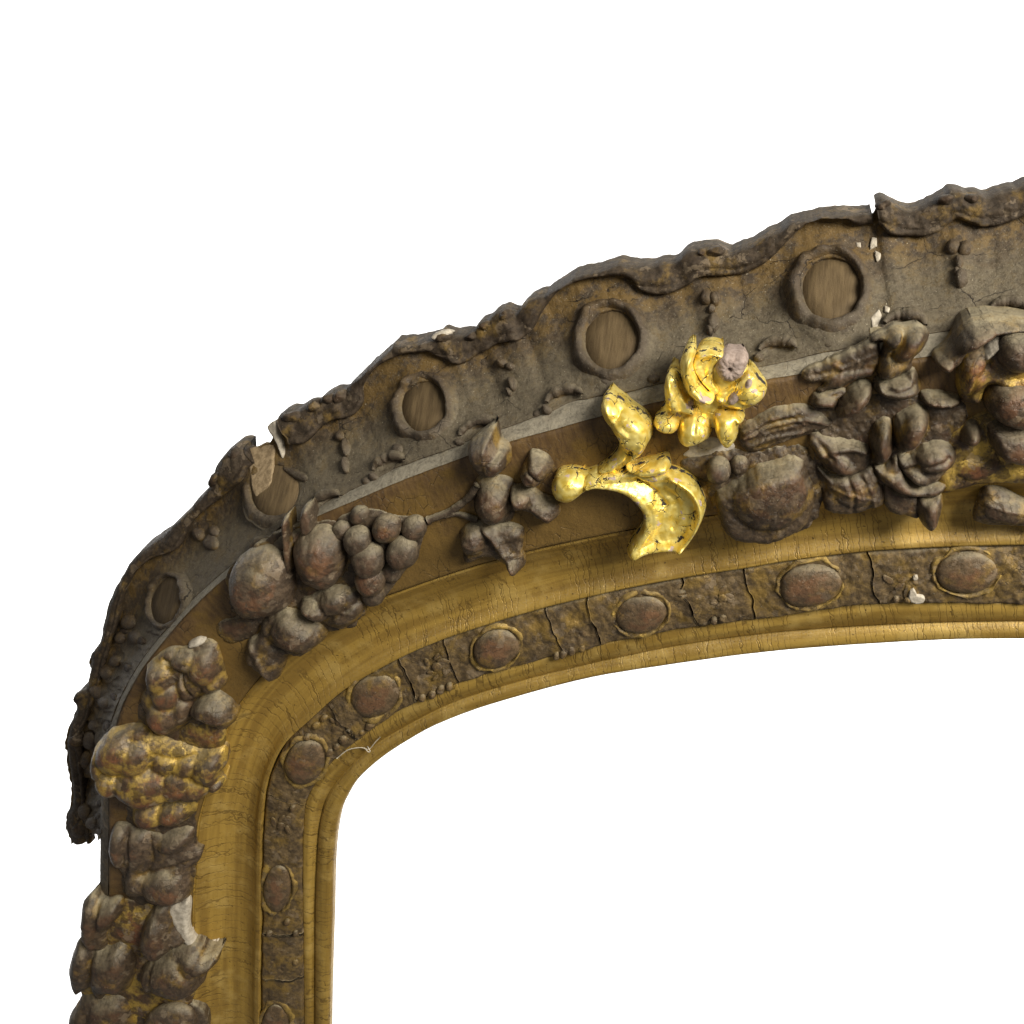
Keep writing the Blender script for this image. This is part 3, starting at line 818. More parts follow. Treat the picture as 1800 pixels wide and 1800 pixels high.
def tube(name, path, rad, mat, mapf, h=4, parent=FR, segs=10, wob=.12, seed=0):
    pts = catmull(path, 3.0) if len(path) > 2 else np.array(path, float)
    n = len(pts); t = np.linspace(0, 1, n)
    hh = np.interp(t, np.linspace(0, 1, len(h)), h) if hasattr(h, '__len__') else np.full(n, float(h))
    rr = np.interp(t, np.linspace(0, 1, len(rad)), rad) if hasattr(rad, '__len__') else np.full(n, float(rad))
    rr = rr * (1 + wob * 2 * fbm(pts[:, 0], pts[:, 1], 8, 2, 400 + seed))
    C = mapf(pts[:, 0], pts[:, 1], hh)
    T = np.gradient(C, axis=0); T /= np.linalg.norm(T, axis=1, keepdims=True) + 1e-9
    S = np.cross(T, [0, 0, 1.0]); S /= np.linalg.norm(S, axis=1, keepdims=True) + 1e-9
    U = np.cross(S, T)
    a = np.linspace(0, 2 * math.pi, segs, endpoint=False)
    P = C[:, None] + (S[:, None] * np.cos(a)[None, :, None] + U[:, None] * np.sin(a)[None, :, None]) * rr[:, None, None]
    f = grid_faces(n, segs, True) + [tuple(range(segs)), tuple(range((n - 1) * segs, n * segs))[::-1]]
    return make_mesh(name, P.reshape(-1, 3), f, mat, parent, {'hgt': np.tile((np.sin(a) > .3) * .5, n), 'cvx': np.tile(np.sin(a) * .5, n)})

# ------------------------------------------------------------------ outer slope ornaments
for i, (cx, cy, rx, ry, w, H, ang) in enumerate(RINGS):
    mf = slope_map(cx, cy, rx * 1.2)
    r = ring('oval_ring', cx, cy, rx, ry, w, H, ang, M_panel, mf, seed=i, lumps=.15, soft=True)
    disc('wood_roundel', cx, cy, rx * 1.06, ry * 1.06, ang, 4.2, M_wood, mf, r)
# ring with its left half lost
mf = slope_map(488, 862, 40)
r = ring('broken_ring', 484, 862, 40, 44, 22, 10, 10, M_panel, mf, seed=9, a0=50, a1=190, soft=True)
disc('wood_roundel', 486, 862, 41, 47, 10, 4.0, M_wood, mf, r)
relief('ring_flake', [(500,820),(512,822),(530,830),(544,838),(541,848),(528,845),(514,838),(503,830)], 7, M_panel, 3, 6, mapf=slope_map(520, 834), parent=r, g=1.8)
relief('bare_wood_patch', [(436,794),(455,786),(478,778),(486,790),(484,815),(481,845),(478,875),(476,890),(462,885),(450,872),(445,850),(440,820)], 7, M_woodgrey, 6, 4, mapf=slope_map(462, 832, 40), noise=.6, crease=.5)
# feet under the rings
for i, (pts, h) in enumerate(FEET):
    c = np.mean(pts, 0)
    relief('ring_foot', pts, h, M_panel, 3, 12, mapf=slope_map(c[0], c[1], 24), seed=i)
# berry drops hanging between the rings
for i, d in enumerate(DROPS):
    for j, (x, y, rx, ry, H) in enumerate(d):
        blob('berry_drop', x, y, rx * 1.05, ry * 1.05, 0, H * 1.35 + 4, M_panel, slope_map(x, y, 16), seed=i * 7 + j, lump=.12, deep=0.25, rings=8, segs=16)
# little eye-shaped scrolls along the ledge
for i, (x, y, rx, ry, a) in enumerate(EYES):
    mf = slope_map(x, y - 4, 22)
    ca, sa = math.cos(math.radians(a)), math.sin(math.radians(a))
    arcp = []
    for th in np.radians([195, 215, 240, 265, 290, 315, 340, 365]):
        ex, ey = rx * .9 * math.cos(th), ry * math.sin(th)
        arcp.append((x + ex * ca - ey * sa, y + 4 + ex * sa + ey * ca))
    tube('eye_scroll', arcp, [3, 6, 8, 8.5, 9, 8.5, 7, 3], M_panel, mf, h=6.5, seed=i, wob=.3)
    blob('scroll_nub', x - rx * .95 * ca, y + 4 - rx * .95 * sa + 6, 9, 8, 0, 13, M_panel, mf, seed=i, lump=.12, deep=.3, rings=8, segs=14)
for i, (x, y, r_, H) in enumerate([(946,727,9,10),(648,846,10,10),(1150,668,11,11),(1030,640,9,9),(700,790,10,8)]):
    blob('berry_drop', x, y, r_, r_, 0, H, M_panel, slope_map(x, y, 16), seed=60 + i, lump=.1, deep=.3, rings=8, segs=16)
# rough little lumps along the dark left run
for i in range(10):
    j = rng.integers(i_s0 + 4, st_near(cA, (215, 1015)))
    t = rng.uniform(.2, .85); p = cL[j] * (1 - t) + cB[j] * t
    if math.hypot(p[0] - 296, p[1] - 1056) < 62: continue
    blob('berry_drop', p[0], p[1], rng.uniform(4, 9), rng.uniform(5, 11), rng.uniform(0, 90), rng.uniform(4, 8), M_lip, slope_map(p[0], p[1], 16), seed=80 + i, lump=.2, deep=.2, rings=7, segs=12)
# rolled knobs riding on the lip
for i, (x, y, rx, ry, a) in enumerate([(1551,362,15,12,-30),(1257,444,22,12,-5),(1236,446,12,11,0),(892,556,15,12,-20),(858,572,13,11,-30),(604,697,15,12,-30),(585,702,12,11,0),(560,712,13,10,-30),(522,733,20,11,-5),
                                     (1662,352,17,11,-10),(1702,350,15,10,5),(780,592,16,10,-5),(835,590,11,9,-20),(420,795,13,13,-50),(385,840,11,15,30),(150,1222,9,11,0),(140,1300,8,14,0),(146,1455,10,14,0)]):
    blob('lip_knob', x, y, rx, ry, a, 23, M_lip, slope_map(x, y + 6, 20), seed=140 + i, lump=.22, deep=.3, rings=9, segs=18, b0=.2)
# white gesso where the lip broke away
relief('gesso_chip', [(474,748),(482,741),(491,738),(496,746),(494,760),(500,780),(505,800),(504,808),(499,800),(492,780),(483,765)], 12, M_gesso, 8, 5, n0=0, mapf=slope_map(494, 775, 20), g=1.6, noise=1.0)
relief('gesso_chip', [(762,592),(774,581),(790,578),(798,584),(788,594),(775,598)], 20, M_gesso, 14, 4, mapf=slope_map(778, 598, 20), g=1.6, noise=1.6, edge=5)
for pts in ([(1533,418),(1541,420),(1540,432),(1530,440),(1528,432)], [(1540,442),(1549,446),(1547,455),(1542,460),(1539,450)], [(1505,428),(1512,428),(1513,436),(1507,434)],
            [(1501,383),(1507,380),(1507,390),(1501,389)], [(1531,560),(1545,545),(1550,556),(1544,575),(1533,582)], [(1556,540),(1566,542),(1562,552),(1555,550)]):
    c = np.mean(pts, 0)
    relief('gesso_chip', pts, 3.4, M_gesso, 2.6, 2, mapf=slope_map(c[0], c[1], 20), g=1.3, noise=.5, skirt=6, rag=1.6, closed_smooth=False)

# ------------------------------------------------------------------ beads
BEX, BEP = [], []
rows = lerp_rows(uE2, uF, tw, lambda t: bead_n(t, 0)); Pb = np.stack(rows, 1).reshape(-1, 3)
bx, by = project(Pb); BPX = np.stack([bx, by], 1)
def bead_map(x, y, r): return patch_map(x, y, r, BPX, Pb)
EGGS = [(1700,1006,57,40,-2),(1424,1028,55,40,-8),(1127,1080,48,34,-12),(872,1140,43,34,-18),(659,1222,44,38,-32),(536,1338,42,34,-54),(488,1562,24,42,2),(484,1806,24,42,0),(1968,998,56,40,0)]
for i, (x, y, rx, ry, a) in enumerate(EGGS):
    mf = bead_map(x, y, 40)
    e = blob('egg_bead', x, y, rx * (.97 + rng.uniform(-.05, .04)), ry * (.97 + rng.uniform(-.05, .04)), a, 15 + rng.uniform(-3, 3), M_egg, mf, seed=i, lump=.06, deep=.1, rings=14, segs=40)
    ring('bead_rim', x, y, rx * .97, ry * .97, 8, 3.6, a, M_eggrim, mf, parent=e, seed=30 + i, lumps=.45, floor=-2, breakup=1.4)
FLOR = [(1585,1018,17),(1270,1052,16),(1003,1108,16),(768,1172,16),(598,1270,15),(494,1452,13),(492,1688,13),(1832,1006,16)]
for i, (x, y, r_) in enumerate(FLOR):
    mf = bead_map(x, y, 30)
    c = blob('floret', x, y, r_ * .55, r_ * .5, 0, 2.5, M_bead, mf, seed=i, lump=.1, deep=.2, rings=7, segs=14)
    for k in range(6):
        th = k * math.pi / 3 + i * .5 + rng.uniform(-.35, .35); q = rng.uniform(.55, 1.35); e = rng.uniform(.6, 1.3)
        blob('floret_petal', x + math.cos(th) * r_ * 1.15 * e, y + math.sin(th) * r_ * 1.05 * e, r_ * .62 * q, r_ * .30 * q, math.degrees(th) + 40, 1.6 * q, M_bead, mf, parent=c, seed=k + i * 6, lump=.15, deep=.15, rings=6, segs=12)
# small pearls on the inner edge of the bead band
for i, (x, y, r_) in enumerate([(580,1322,8),(592,1312,7),(604,1300,9),(650,1275,9),(636,1286,6),(760,1220,8),(775,1212,8),(790,1206,7),(742,1226,7),(990,1148,8),(1005,1143,9),(1022,1138,8),(978,1152,7),
                              (1255,1090,7),(1270,1086,8),(1575,1052,7),(1595,1052,7),(540,1295,7),(556,1275,8),(570,1262,7),(505,1620,6),(520,1640,6),(474,1640,6),(520,1690,7),(515,1420,6)]):
    blob('pearl', x, y, r_, r_ * .85, -25, 8, M_bead, bead_map(x, y, 24), seed=i, lump=.12, deep=.2, rings=7, segs=14)
relief('gesso_chip', [(1596,1050),(1599,1036),(1606,1033),(1612,1042),(1626,1048),(1622,1056),(1608,1058)], 6.5, M_gesso, 5.5, 2, mapf=bead_map(1610, 1046, 24), g=1.3, noise=.6, skirt=6)
relief('gesso_chip', [(1604,1012),(1612,1010),(1611,1016),(1605,1017)], 7, M_gesso, 6, 2, mapf=bead_map(1608, 1014, 24), g=1.2, noise=.5, skirt=6)

# ------------------------------------------------------------------ garland, from right to left and down
gs = [0]
def leaf(outline, H, bumps=(), ridges=(), mat=None, **kw):
    gs[0] += 1
    if (mat is None or mat is M_leaf) and H > 12 and kw.get('name', 'leaf') in ('leaf', 'ivy_leaf'):
        O = np.asarray(outline, float); c = O.mean(0); w_, V = np.linalg.eigh(np.cov((O - c).T)); ax = V[:, 1]; sx = V[:, 0]
        L = ((O - c) @ ax); lo, hi = L.min() * .85, L.max() * .85; wd = np.abs((O - c) @ sx).max()
        rd = list(ridges) + [([tuple(c + ax * lo), tuple(c + ax * hi)], 2.6, 2.0)]
        for k in (.25, .5, .75):
            p = c + ax * (lo + (hi - lo) * k)
            for sg in (-1, 1): rd.append(([tuple(p), tuple(p + (sx * sg + ax * .8) * wd * .7)], 2.0, 1.2))
        ridges = rd
    return relief(kw.pop('name', 'leaf'), outline, H, mat or M_leaf, bumps=bumps, ridges=ridges, seed=gs[0], **kw)

# flower and rosette at the right edge
leaf([(1640,805),(1665,770),(1690,745),(1730,725),(1790,715),(1860,720),(1900,760),(1900,850),(1800,852),(1730,852),(1690,862),(1660,866),(1645,845)], 14, [(1720,820,40,20,-10,6)], mat=M_leafgold, e0=5)
fl = leaf([(1683,690),(1682,660),(1690,625),(1720,605),(1760,598),(1820,590),(1880,620),(1890,690),(1830,720),(1770,690),(1738,682),(1725,712),(1695,710)], 34, [(1705,650,28,38,10,10),(1800,680,50,20,5,8)], [([(1700,700),(1712,660),(1740,630)], 4, -5)], mat=M_leafgold, name='flower')
leaf([(1690,645),(1668,657),(1650,650),(1640,632),(1655,622),(1672,608),(1688,585),(1712,568),(1745,563),(1790,566),(1840,572),(1840,590),(1790,590),(1745,598),(1712,615),(1700,630)], 44, [(1715,590,38,16,-25,12),(1660,640,16,14,0,8)], mat=M_leaf, name='petal', parent=fl, skirt=50)
leaf([(1738,600),(1765,590),(1775,600),(1755,622),(1735,636),(1722,626)], 44, mat=M_gesso, name='petal', parent=fl, e0=30)
blob('flower_button', 1792, 618, 42, 36, 0, 62, M_grape, parent=fl, seed=3, lump=.03, rings=20, segs=40)
for i, (o, H, b, m) in enumerate([([(1736,728),(1730,702),(1748,676),(1785,664),(1830,668),(1850,700),(1840,742),(1800,758),(1760,750)], 52, [(1785,705,40,36,0,10)], M_fruit),
                                  ([(1738,748),(1780,742),(1830,744),(1870,760),(1860,805),(1810,822),(1762,812),(1740,785)], 42, [(1795,780,48,28,0,10)], M_fruit),
                                  ([(1690,760),(1715,742),(1728,758),(1722,780),(1700,786),(1684,778)], 34, [(1706,765,17,16,0,9)], M_leaf)]):
    leaf(o, H, b, mat=m, name='petal', parent=fl, skirt=50)
leaf([(1715,918),(1718,882),(1735,853),(1766,862),(1800,880),(1860,900),(1890,930),(1790,926)], 20, [(1765,895,40,22,10,6)], n0=150, e0=12, mat=M_leaf)
leaf([(1620,690),(1660,690),(1690,700),(1688,716),(1650,722),(1620,710)], 20, [(1652,704,30,12,5,8)], mat=M_leaf)

def c3(*p): return [(x / 3 + 1200, y / 3 + 500) for x, y in p]
def r3(*p): return [(x / 3 + 1200, y / 3 + 500) for x, y in p]
# low cast ground between the separate motifs
for pts, m in (([(1425,722),(1470,702),(1540,690),(1620,690),(1690,702),(1702,780),(1690,850),(1640,872),(1540,880),(1450,868),(1430,800)], M_leaf),
               ([(398,1012),(440,966),(520,925),(600,920),(642,1000),(642,1078),(600,1108),(540,1112),(480,1100),(420,1094)], M_leaf),
               ([(262,1200),(300,1160),(350,1150),(384,1200),(380,1320),(345,1420),(330,1570),(225,1580),(222,1440),(228,1300)], M_leaf),
               ([(1240,800),(1330,792),(1425,790),(1442,900),(1400,938),(1290,930),(1245,870)], M_leaf)):
    leaf(pts, 8.5, mat=m, e0=2.5, R=30, name='cast_ground', noise=3.0, rag=4, skirt=40)
# upper ivy leaf, lobe by lobe
iv = leaf(c3((625,475),(640,455),(700,425),(730,420),(760,400),(820,382),(880,352),(940,322),(975,300),(1030,305),(1035,420),(1000,480),(920,505),(850,540),(760,560),(700,572),(730,540),(745,515),(690,520),(640,500)), 16,
     ridges=[(r3((640,478),(780,455),(920,440),(1020,430)), 4, -2.5), (r3((800,500),(900,470),(980,440)), 9, 4)], e0=12, R=10, edge=5, rag=2.2, name='ivy_leaf')
leaf(c3((985,305),(1060,255),(1120,226),(1180,226),(1240,215),(1293,245),(1302,290),(1278,350),(1222,400),(1212,450),(1150,482),(1080,502),(1030,490),(1028,420),(1050,360),(1060,310)), 30,
     [(1600,598,17,40,42,15),(1572,590,13,24,50,9),(1565,645,24,22,30,8)], [(r3((1160,240),(1150,300),(1100,370)), 4, -8)], e0=12, R=20, parent=iv, name='leaf_lobe', edge=8)
leaf(c3((1020,500),(1080,505),(1160,480),(1215,450),(1250,510),(1258,570),(1200,602),(1130,613),(1050,600),(1010,570)), 30, [(1578,682,38,20,12,10)], [(r3((1060,530),(1130,540),(1220,520)), 4, -5)], e0=10, R=20, parent=iv, name='leaf_lobe')
leaf(c3((1003,545),(985,520),(930,520),(870,560),(820,620),(802,680),(822,720),(900,690),(960,650),(1000,600)), 32, [(1505,704,17,36,47,12)], e0=10, R=20, parent=iv, name='leaf_lobe')
leaf(c3((668,622),(690,578),(760,555),(830,550),(870,562),(830,612),(800,672),(760,655),(700,655)), 18, [(1452,702,22,11,5,8)], [(r3((700,600),(770,590),(840,570)), 3, -4)], e0=10, R=14, parent=iv, name='leaf_lobe', edge=6)
# long veined leaf
leaf([(1300,752),(1330,733),(1360,718),(1390,712),(1420,713),(1453,730),(1465,747),(1433,763),(1400,772),(1367,783),(1323,797),(1300,782)], 15, [],
     [([(1302,770),(1360,745),(1420,735),(1460,745)], 3, 4), ([(1310,760),(1350,735),(1395,725)], 3, 4), ([(1315,783),(1360,765),(1410,758)], 3, 4), ([(1330,785),(1380,770),(1430,757)], 2.5, -3), ([(1310,765),(1355,741),(1400,731)], 2, -3)], e0=6, R=16)
# lower ivy leaf, lobe by lobe
iv = leaf(c3((700,960),(800,1000),(900,985),(1000,950),(1050,1040),(1065,1155),(1000,1190),(930,1215),(830,1217),(750,1190),(738,1120),(750,1050),(718,1000)), 18, [(1500,860,36,28,20,7)],
          [(r3((860,990),(900,1080),(900,1190)), 4, -4), (r3((960,1000),(1000,1080),(1010,1160)), 4, 4)], e0=9, R=14, edge=6, rag=2.0, name='ivy_leaf', skirt=50)
leaf(c3((665,800),(690,780),(760,800),(850,815),(930,825),(995,860),(995,950),(930,1000),(860,1012),(780,990),(720,930),(690,880),(660,840)), 22, [(1478,812,30,17,38,9)],
     [(r3((720,890),(800,860),(900,850),(985,870)), 6, 8), (r3((690,800),(740,850),(790,900)), 5, -5)], e0=10, R=16, parent=iv, name='leaf_lobe', edge=8)
leaf(c3((1060,1040),(1120,1085),(1235,1115),(1245,1232),(1180,1225),(1110,1212),(1060,1160)), 13, e0=8, R=12, parent=iv, name='leaf_lobe', edge=6, skirt=50)
leaf(c3((1000,955),(1060,950),(1130,900),(1190,1010),(1250,1055),(1395,1050),(1365,1112),(1300,1132),(1200,1115),(1120,1095),(1045,1045)), 24, [(1590,850,40,18,25,8)], e0=10, R=16, parent=iv, name='leaf_lobe')
leaf(c3((1240,1135),(1300,1118),(1366,1110),(1367,1210),(1330,1287),(1280,1292),(1245,1232)), 24, [(1635,905,14,26,0,10)], e0=10, R=14, parent=iv, name='leaf_lobe', skirt=50)
leaf(c3((988,885),(984,800),(1020,732),(1070,708),(1112,740),(1114,800),(1122,880),(1060,960),(1008,950)), 32, [(1551,775,17,36,5,12)], e0=10, R=20, parent=iv, name='leaf_lobe')
leaf(c3((1195,895),(1280,838),(1380,826),(1452,880),(1440,955),(1390,1005),(1340,1052),(1250,1062),(1180,1022),(1128,960),(1128,905)), 30, [(1640,805,30,20,15,10),(1610,840,28,16,20,8)], [(r3((1180,960),(1280,930),(1400,900)), 4, -5)], e0=10, R=20, parent=iv, name='leaf_lobe', skirt=45)
leaf(c3((1108,745),(1130,700),(1190,665),(1250,648),(1302,690),(1302,775),(1270,832),(1200,892),(1130,890),(1108,820)), 40, [(1606,752,22,34,22,13)], e0=10, R=24, parent=iv, name='leaf_lobe')
# drooping bud with its berries
leaf([(1258,868),(1300,840),(1333,820),(1367,810),(1390,804),(1413,810),(1421,833),(1430,860),(1430,893),(1417,927),(1387,947),(1350,960),(1333,960),(1310,957),(1280,947),(1264,917),(1258,893)], 30,
     [(1355,868,66,54,-18,18)],
     [([(1268,872),(1312,848),(1360,830),(1405,824)], 15, 5), ([(1270,885),(1310,915),(1350,925)], 5, -2)], e0=12, R=22, skirt=50, rag=1.6, name='drooping_bud')
leaf([(1195,815),(1230,800),(1270,795),(1310,800),(1340,812),(1310,835),(1270,850),(1230,845)], 10, e0=4, name='leaf')
blob('berry', 1263, 827, 22, 22, 0, 44, M_grape, seed=1, lump=.03)
blob('berry', 1300, 818, 17, 16, 0, 28, M_leaf, seed=2, lump=.05)
leaf([(1196,770),(1230,765),(1275,772),(1292,786),(1262,796),(1220,803),(1200,800),(1212,788)], 5, mat=M_gesso, e0=4, R=10, name='gesso_chip', rag=3, noise=.8)

# gilded flower
gf = leaf([(1160,735),(1172,700),(1190,660),(1215,630),(1260,622),(1310,645),(1330,680),(1310,715),(1295,745),(1260,755),(1215,760),(1180,752)], 22, mat=M_gilt, name='gilded_flower', e0=8, R=16)
def petal(o, H, b=(), r=(), **kw):
    o = [(x, y + 6) for x, y in o]; b = [(q[0], q[1] + 6) + tuple(q[2:]) for q in b]
    return leaf(o, H, b, r, mat=kw.pop('mat', M_gilt), name='petal', parent=gf, skirt=40, rag=.7, g=1.8, noise=.8, crease=.4, full=True, **kw)
petal([(1177,645),(1193,650),(1198,662),(1207,683),(1221,699),(1224,718),(1207,719),(1185,710),(1170,697),(1167,678),(1170,657)], 40, [(1183,680,10,36,-18,9)], [([(1192,655),(1203,685),(1218,708)], 4, -6)], e0=18, R=10)
petal([(1223,615),(1242,606),(1260,607),(1275,616),(1258,634),(1254,657),(1264,675),(1258,687),(1239,671),(1224,650),(1217,632)], 34, [], [([(1228,618),(1250,612),(1268,616)], 6, 8)], e0=22, R=12, dish=6)
petal([(1214,607),(1224,612),(1219,631),(1226,655),(1242,676),(1259,687),(1252,699),(1230,698),(1211,684),(1200,662),(1195,636),(1202,616)], 48, [(1213,640,11,34,-6,8),(1235,682,26,11,32,8)], [], e0=20, R=11)
petal([(1256,690),(1281,672),(1309,650),(1320,647),(1336,661),(1349,674),(1345,688),(1323,705),(1303,712),(1277,707)], 40, [(1318,678,30,22,15,9)], [([(1272,695),(1300,672),(1325,660)], 4, -6)], e0=18, R=14)
petal([(1153,725),(1174,717),(1193,725),(1197,739),(1184,753),(1167,751),(1150,741)], 34, [(1172,736,20,14,10,9)], e0=16, R=12)
petal([(1200,726),(1225,717),(1245,725),(1252,743),(1247,762),(1228,770),(1205,777),(1191,763),(1193,743)], 40, [(1218,748,26,22,-10,10)], [([(1225,722),(1222,745)], 3, -4)], e0=16, R=14)
petal([(1256,716),(1277,710),(1300,715),(1310,728),(1299,740),(1296,762),(1280,778),(1265,768),(1254,743)], 42, [(1277,742,20,30,0,11)], [([(1290,722),(1300,732)], 4, 5)], e0=16, R=13)
rad = [([(1283,643), (1283 + 24 * math.cos(a), 643 + 23 * math.sin(a))], 2.2, -1.3) for a in np.linspace(0, 2 * math.pi, 11, endpoint=False)]
leaf([(1256,643),(1262,626),(1276,617),(1294,619),(1308,618),(1316,628),(1312,646),(1304,660),(1286,669),(1266,662)], 42, [], rad, mat=M_mauve, full=True, name='flower_button', parent=gf, e0=20, R=17, g=1.7, rag=.8, noise=1.2, crease=1.0)
petal([(1278,690),(1305,668),(1318,655),(1324,664),(1310,680),(1288,700)], 47, mat=M_mauve, e0=36, R=8)

# gilded leaf spray
gl = leaf([(1027,858),(1048,854),(1076,858),(1099,867),(1118,883),(1130,904),(1127,925),(1111,949),(1101,967),(1110,978),(1137,971),(1172,965),(1200,963),(1218,944),(1235,914),(1241,890),(1233,865),
           (1221,846),(1197,831),(1174,824),(1150,828),(1113,822),(1090,823),(1060,828),(1030,834)], 40, [],
          [([(1035,848),(1080,846),(1110,856),(1140,880),(1152,905),(1140,935),(1118,965)], 11, 9), ([(1182,830),(1210,848),(1228,872),(1231,905),(1212,940),(1196,956)], 7, 12),
           ([(1118,968),(1150,958),(1196,956)], 8, 7), ([(1120,838),(1150,860),(1170,885)], 6, -6), ([(1170,860),(1190,880),(1185,920)], 8, -5)],
          mat=M_gilt, e0=16, R=14, dish=11, crease=.5, full=True, name='gilded_leaf', skirt=52, rag=.5, g=1.8)
leaf([(969,862),(972,842),(982,828),(1008,824),(1030,829),(1052,824),(1062,840),(1045,857),(1027,864),(1010,878),(992,884),(976,878)], 34, [(1000,852,32,26,10,12)], mat=M_gilt, full=True, name='gilded_bulb', e0=12, R=20, rag=.5, parent=gl, g=1.8)
leaf([(1050,828),(1066,812),(1078,800),(1088,781),(1083,762),(1064,741),(1056,722),(1059,702),(1069,694),(1085,701),(1109,715),(1132,726),(1146,743),(1148,762),(1138,781),(1130,797),(1111,810),(1095,822),(1072,832)], 38,
     [(1112,750,34,40,-35,16),(1074,715,14,22,-30,7)], [([(1112,780),(1105,800),(1085,822)], 4, -7), ([(1132,770),(1122,795),(1104,812)], 6, 6), ([(1065,705),(1085,735),(1105,748)], 4, 3)], mat=M_gilt, full=True, name='gilded_bud', e0=14, R=18, rag=.5, parent=gl, g=1.8, skirt=46)
leaf([(1099,814),(1113,817),(1132,811),(1155,806),(1173,803),(1180,818),(1167,828),(1151,833),(1125,830),(1105,824)], 44, [(1145,816,36,10,-10,8)], mat=M_gilt, full=True, name='gilded_sepal', e0=24, R=9, rag=.5, parent=gl, g=1.8)

leaf([(1018,824),(1034,803),(1058,790),(1080,798),(1074,814),(1050,826),(1035,822)], 3.5, mat=M_leafgold, e0=2.5, R=6, name='gilding_patch', rag=3, noise=.6)
# dark sprig left of the gilded leaf
sp = leaf([(835,845),(870,838),(900,845),(905,880),(900,915),(875,925),(845,920),(832,895)], 16, [(870,880,32,38,0,26)], name='sprig', e0=6)
leaf([(852,760),(867,754),(876,780),(893,790),(896,813),(880,834),(853,843),(833,831),(822,810),(822,783),(836,772)], 40, [(850,790,26,34,0,12),(874,812,22,20,0,12)], parent=sp, e0=16, R=20, skirt=40)
leaf([(933,795),(963,806),(972,827),(960,843),(940,858),(917,851),(912,837),(923,812)], 32, [(942,828,26,22,-30,10)], [([(926,815),(945,830),(958,845)], 2.5, -5)], parent=sp, e0=14, R=16)
leaf([(898,860),(927,856),(953,873),(977,883),(983,906),(963,921),(947,911),(927,901),(903,890)], 30, [(913,872,20,20,0,14),(955,898,26,16,30,6)], parent=sp, e0=14, R=15)
leaf([(806,940),(823,922),(843,916),(873,919),(900,922),(920,933),(917,967),(923,993),(907,1005),(890,998),(867,984),(847,983),(817,993),(812,967)], 20, [(832,945,24,26,0,16),(907,992,14,14,0,8)],
     [([(838,905),(865,935),(890,970),(907,995)], 7, 13), ([(885,945),(912,940)], 6, 3)], parent=sp, e0=9, R=16, skirt=45)
bmf = on_plane(BAND, BAND + 10)
tube('twig', [(752,914),(790,900),(825,874),(840,850)], [7, 6, 6, 7], M_grape, bmf, h=[10, 8, 8, 14], parent=sp)
tube('twig', [(765,912),(800,905),(838,916)], [5, 5, 6], M_grape, bmf, h=6, parent=sp, seed=3)
# grape bunch
gb = leaf([(590,920),(640,895),(700,905),(745,915),(740,960),(715,1000),(675,1050),(650,1062),(625,1040),(612,980)], 8, mat=M_grape, name='grape_bunch', e0=3)
for i, (x, y, r_, n_) in enumerate([(632,906,17,0),(601,933,18,0),(628,952,26,10),(679,929,25,6),(728,929,22,0),(707,972,29,6),(647,986,30,12),(650,1020,27,4),(655,1043,22,-6),(688,1004,20,-4),(753,915,8,0),(668,960,18,-8)]):
    blob('grape', x, y, r_, r_ * .97, rng.uniform(0, 90), r_ * 1.55, M_grape if i not in (3, 7) else M_fruit, n0=BAND + n_ - 4, parent=gb, seed=20 + i, lump=.05, rings=16, segs=30)
# round fruit with leaf, spikes over it
leaf([(512,985),(516,955),(535,938),(565,932),(590,945),(604,970),(603,1005),(590,1030),(570,1042),(545,1036),(525,1020)], 50, [(558,975,38,40,-15,7)],
     [([(545,940),(552,975),(575,1000),(600,1005)], 4, -1.5)], mat=M_fruit, e0=10, R=46, full=True, name='fruit', noise=2.0, edge=14)
leaf([(527,1058),(554,1040),(582,1030),(624,1037),(640,1067),(628,1092),(602,1109),(566,1098),(538,1080)], 24, [(555,1068,28,17,15,16),(588,1052,26,22,-20,12),(610,1080,24,18,-30,5)], [([(565,1090),(600,1075),(630,1055)], 4, -5)], e0=10, skirt=45)
leaf([(502,908),(512,942),(516,1000),(506,1005),(498,950)], 34, mat=M_leaf, e0=24, R=6, name='husk_spike')
leaf([(527,908),(541,888),(553,925),(545,940),(530,936)], 30, mat=M_grape, e0=16, R=8, name='husk_spike')
leaf([(478,960),(500,940),(525,930),(560,930),(600,940),(615,960),(600,975),(560,960),(520,965),(490,985)], 16, mat=M_grape, e0=5)
# big plum and its leaf
leaf([(397,1034),(404,1002),(428,981),(460,972),(490,978),(508,1000),(513,1040),(505,1070),(482,1086),(450,1092),(424,1086),(404,1064)], 60, [(446,1040,46,48,20,8)],
     [], mat=M_fruit, e0=10, R=52, full=True, name='fruit', noise=1.8, edge=14)
leaf([(479,1072),(504,1068),(538,1083),(574,1117),(555,1139),(540,1150),(527,1158),(508,1152),(497,1180),(482,1199),(454,1183),(429,1164),(434,1128),(452,1117),(460,1094)], 26,
     [(525,1108,44,34,20,20),(470,1170,24,22,30,5)], [([(470,1120),(490,1135),(515,1130),(535,1140)], 6, -7), ([(500,1142),(520,1145)], 5, 5), ([(440,1130),(460,1160),(480,1190)], 5, 5)], e0=10, R=18, skirt=45)
leaf([(380,1100),(420,1085),(455,1092),(450,1115),(430,1125),(400,1130)], 9, e0=4)
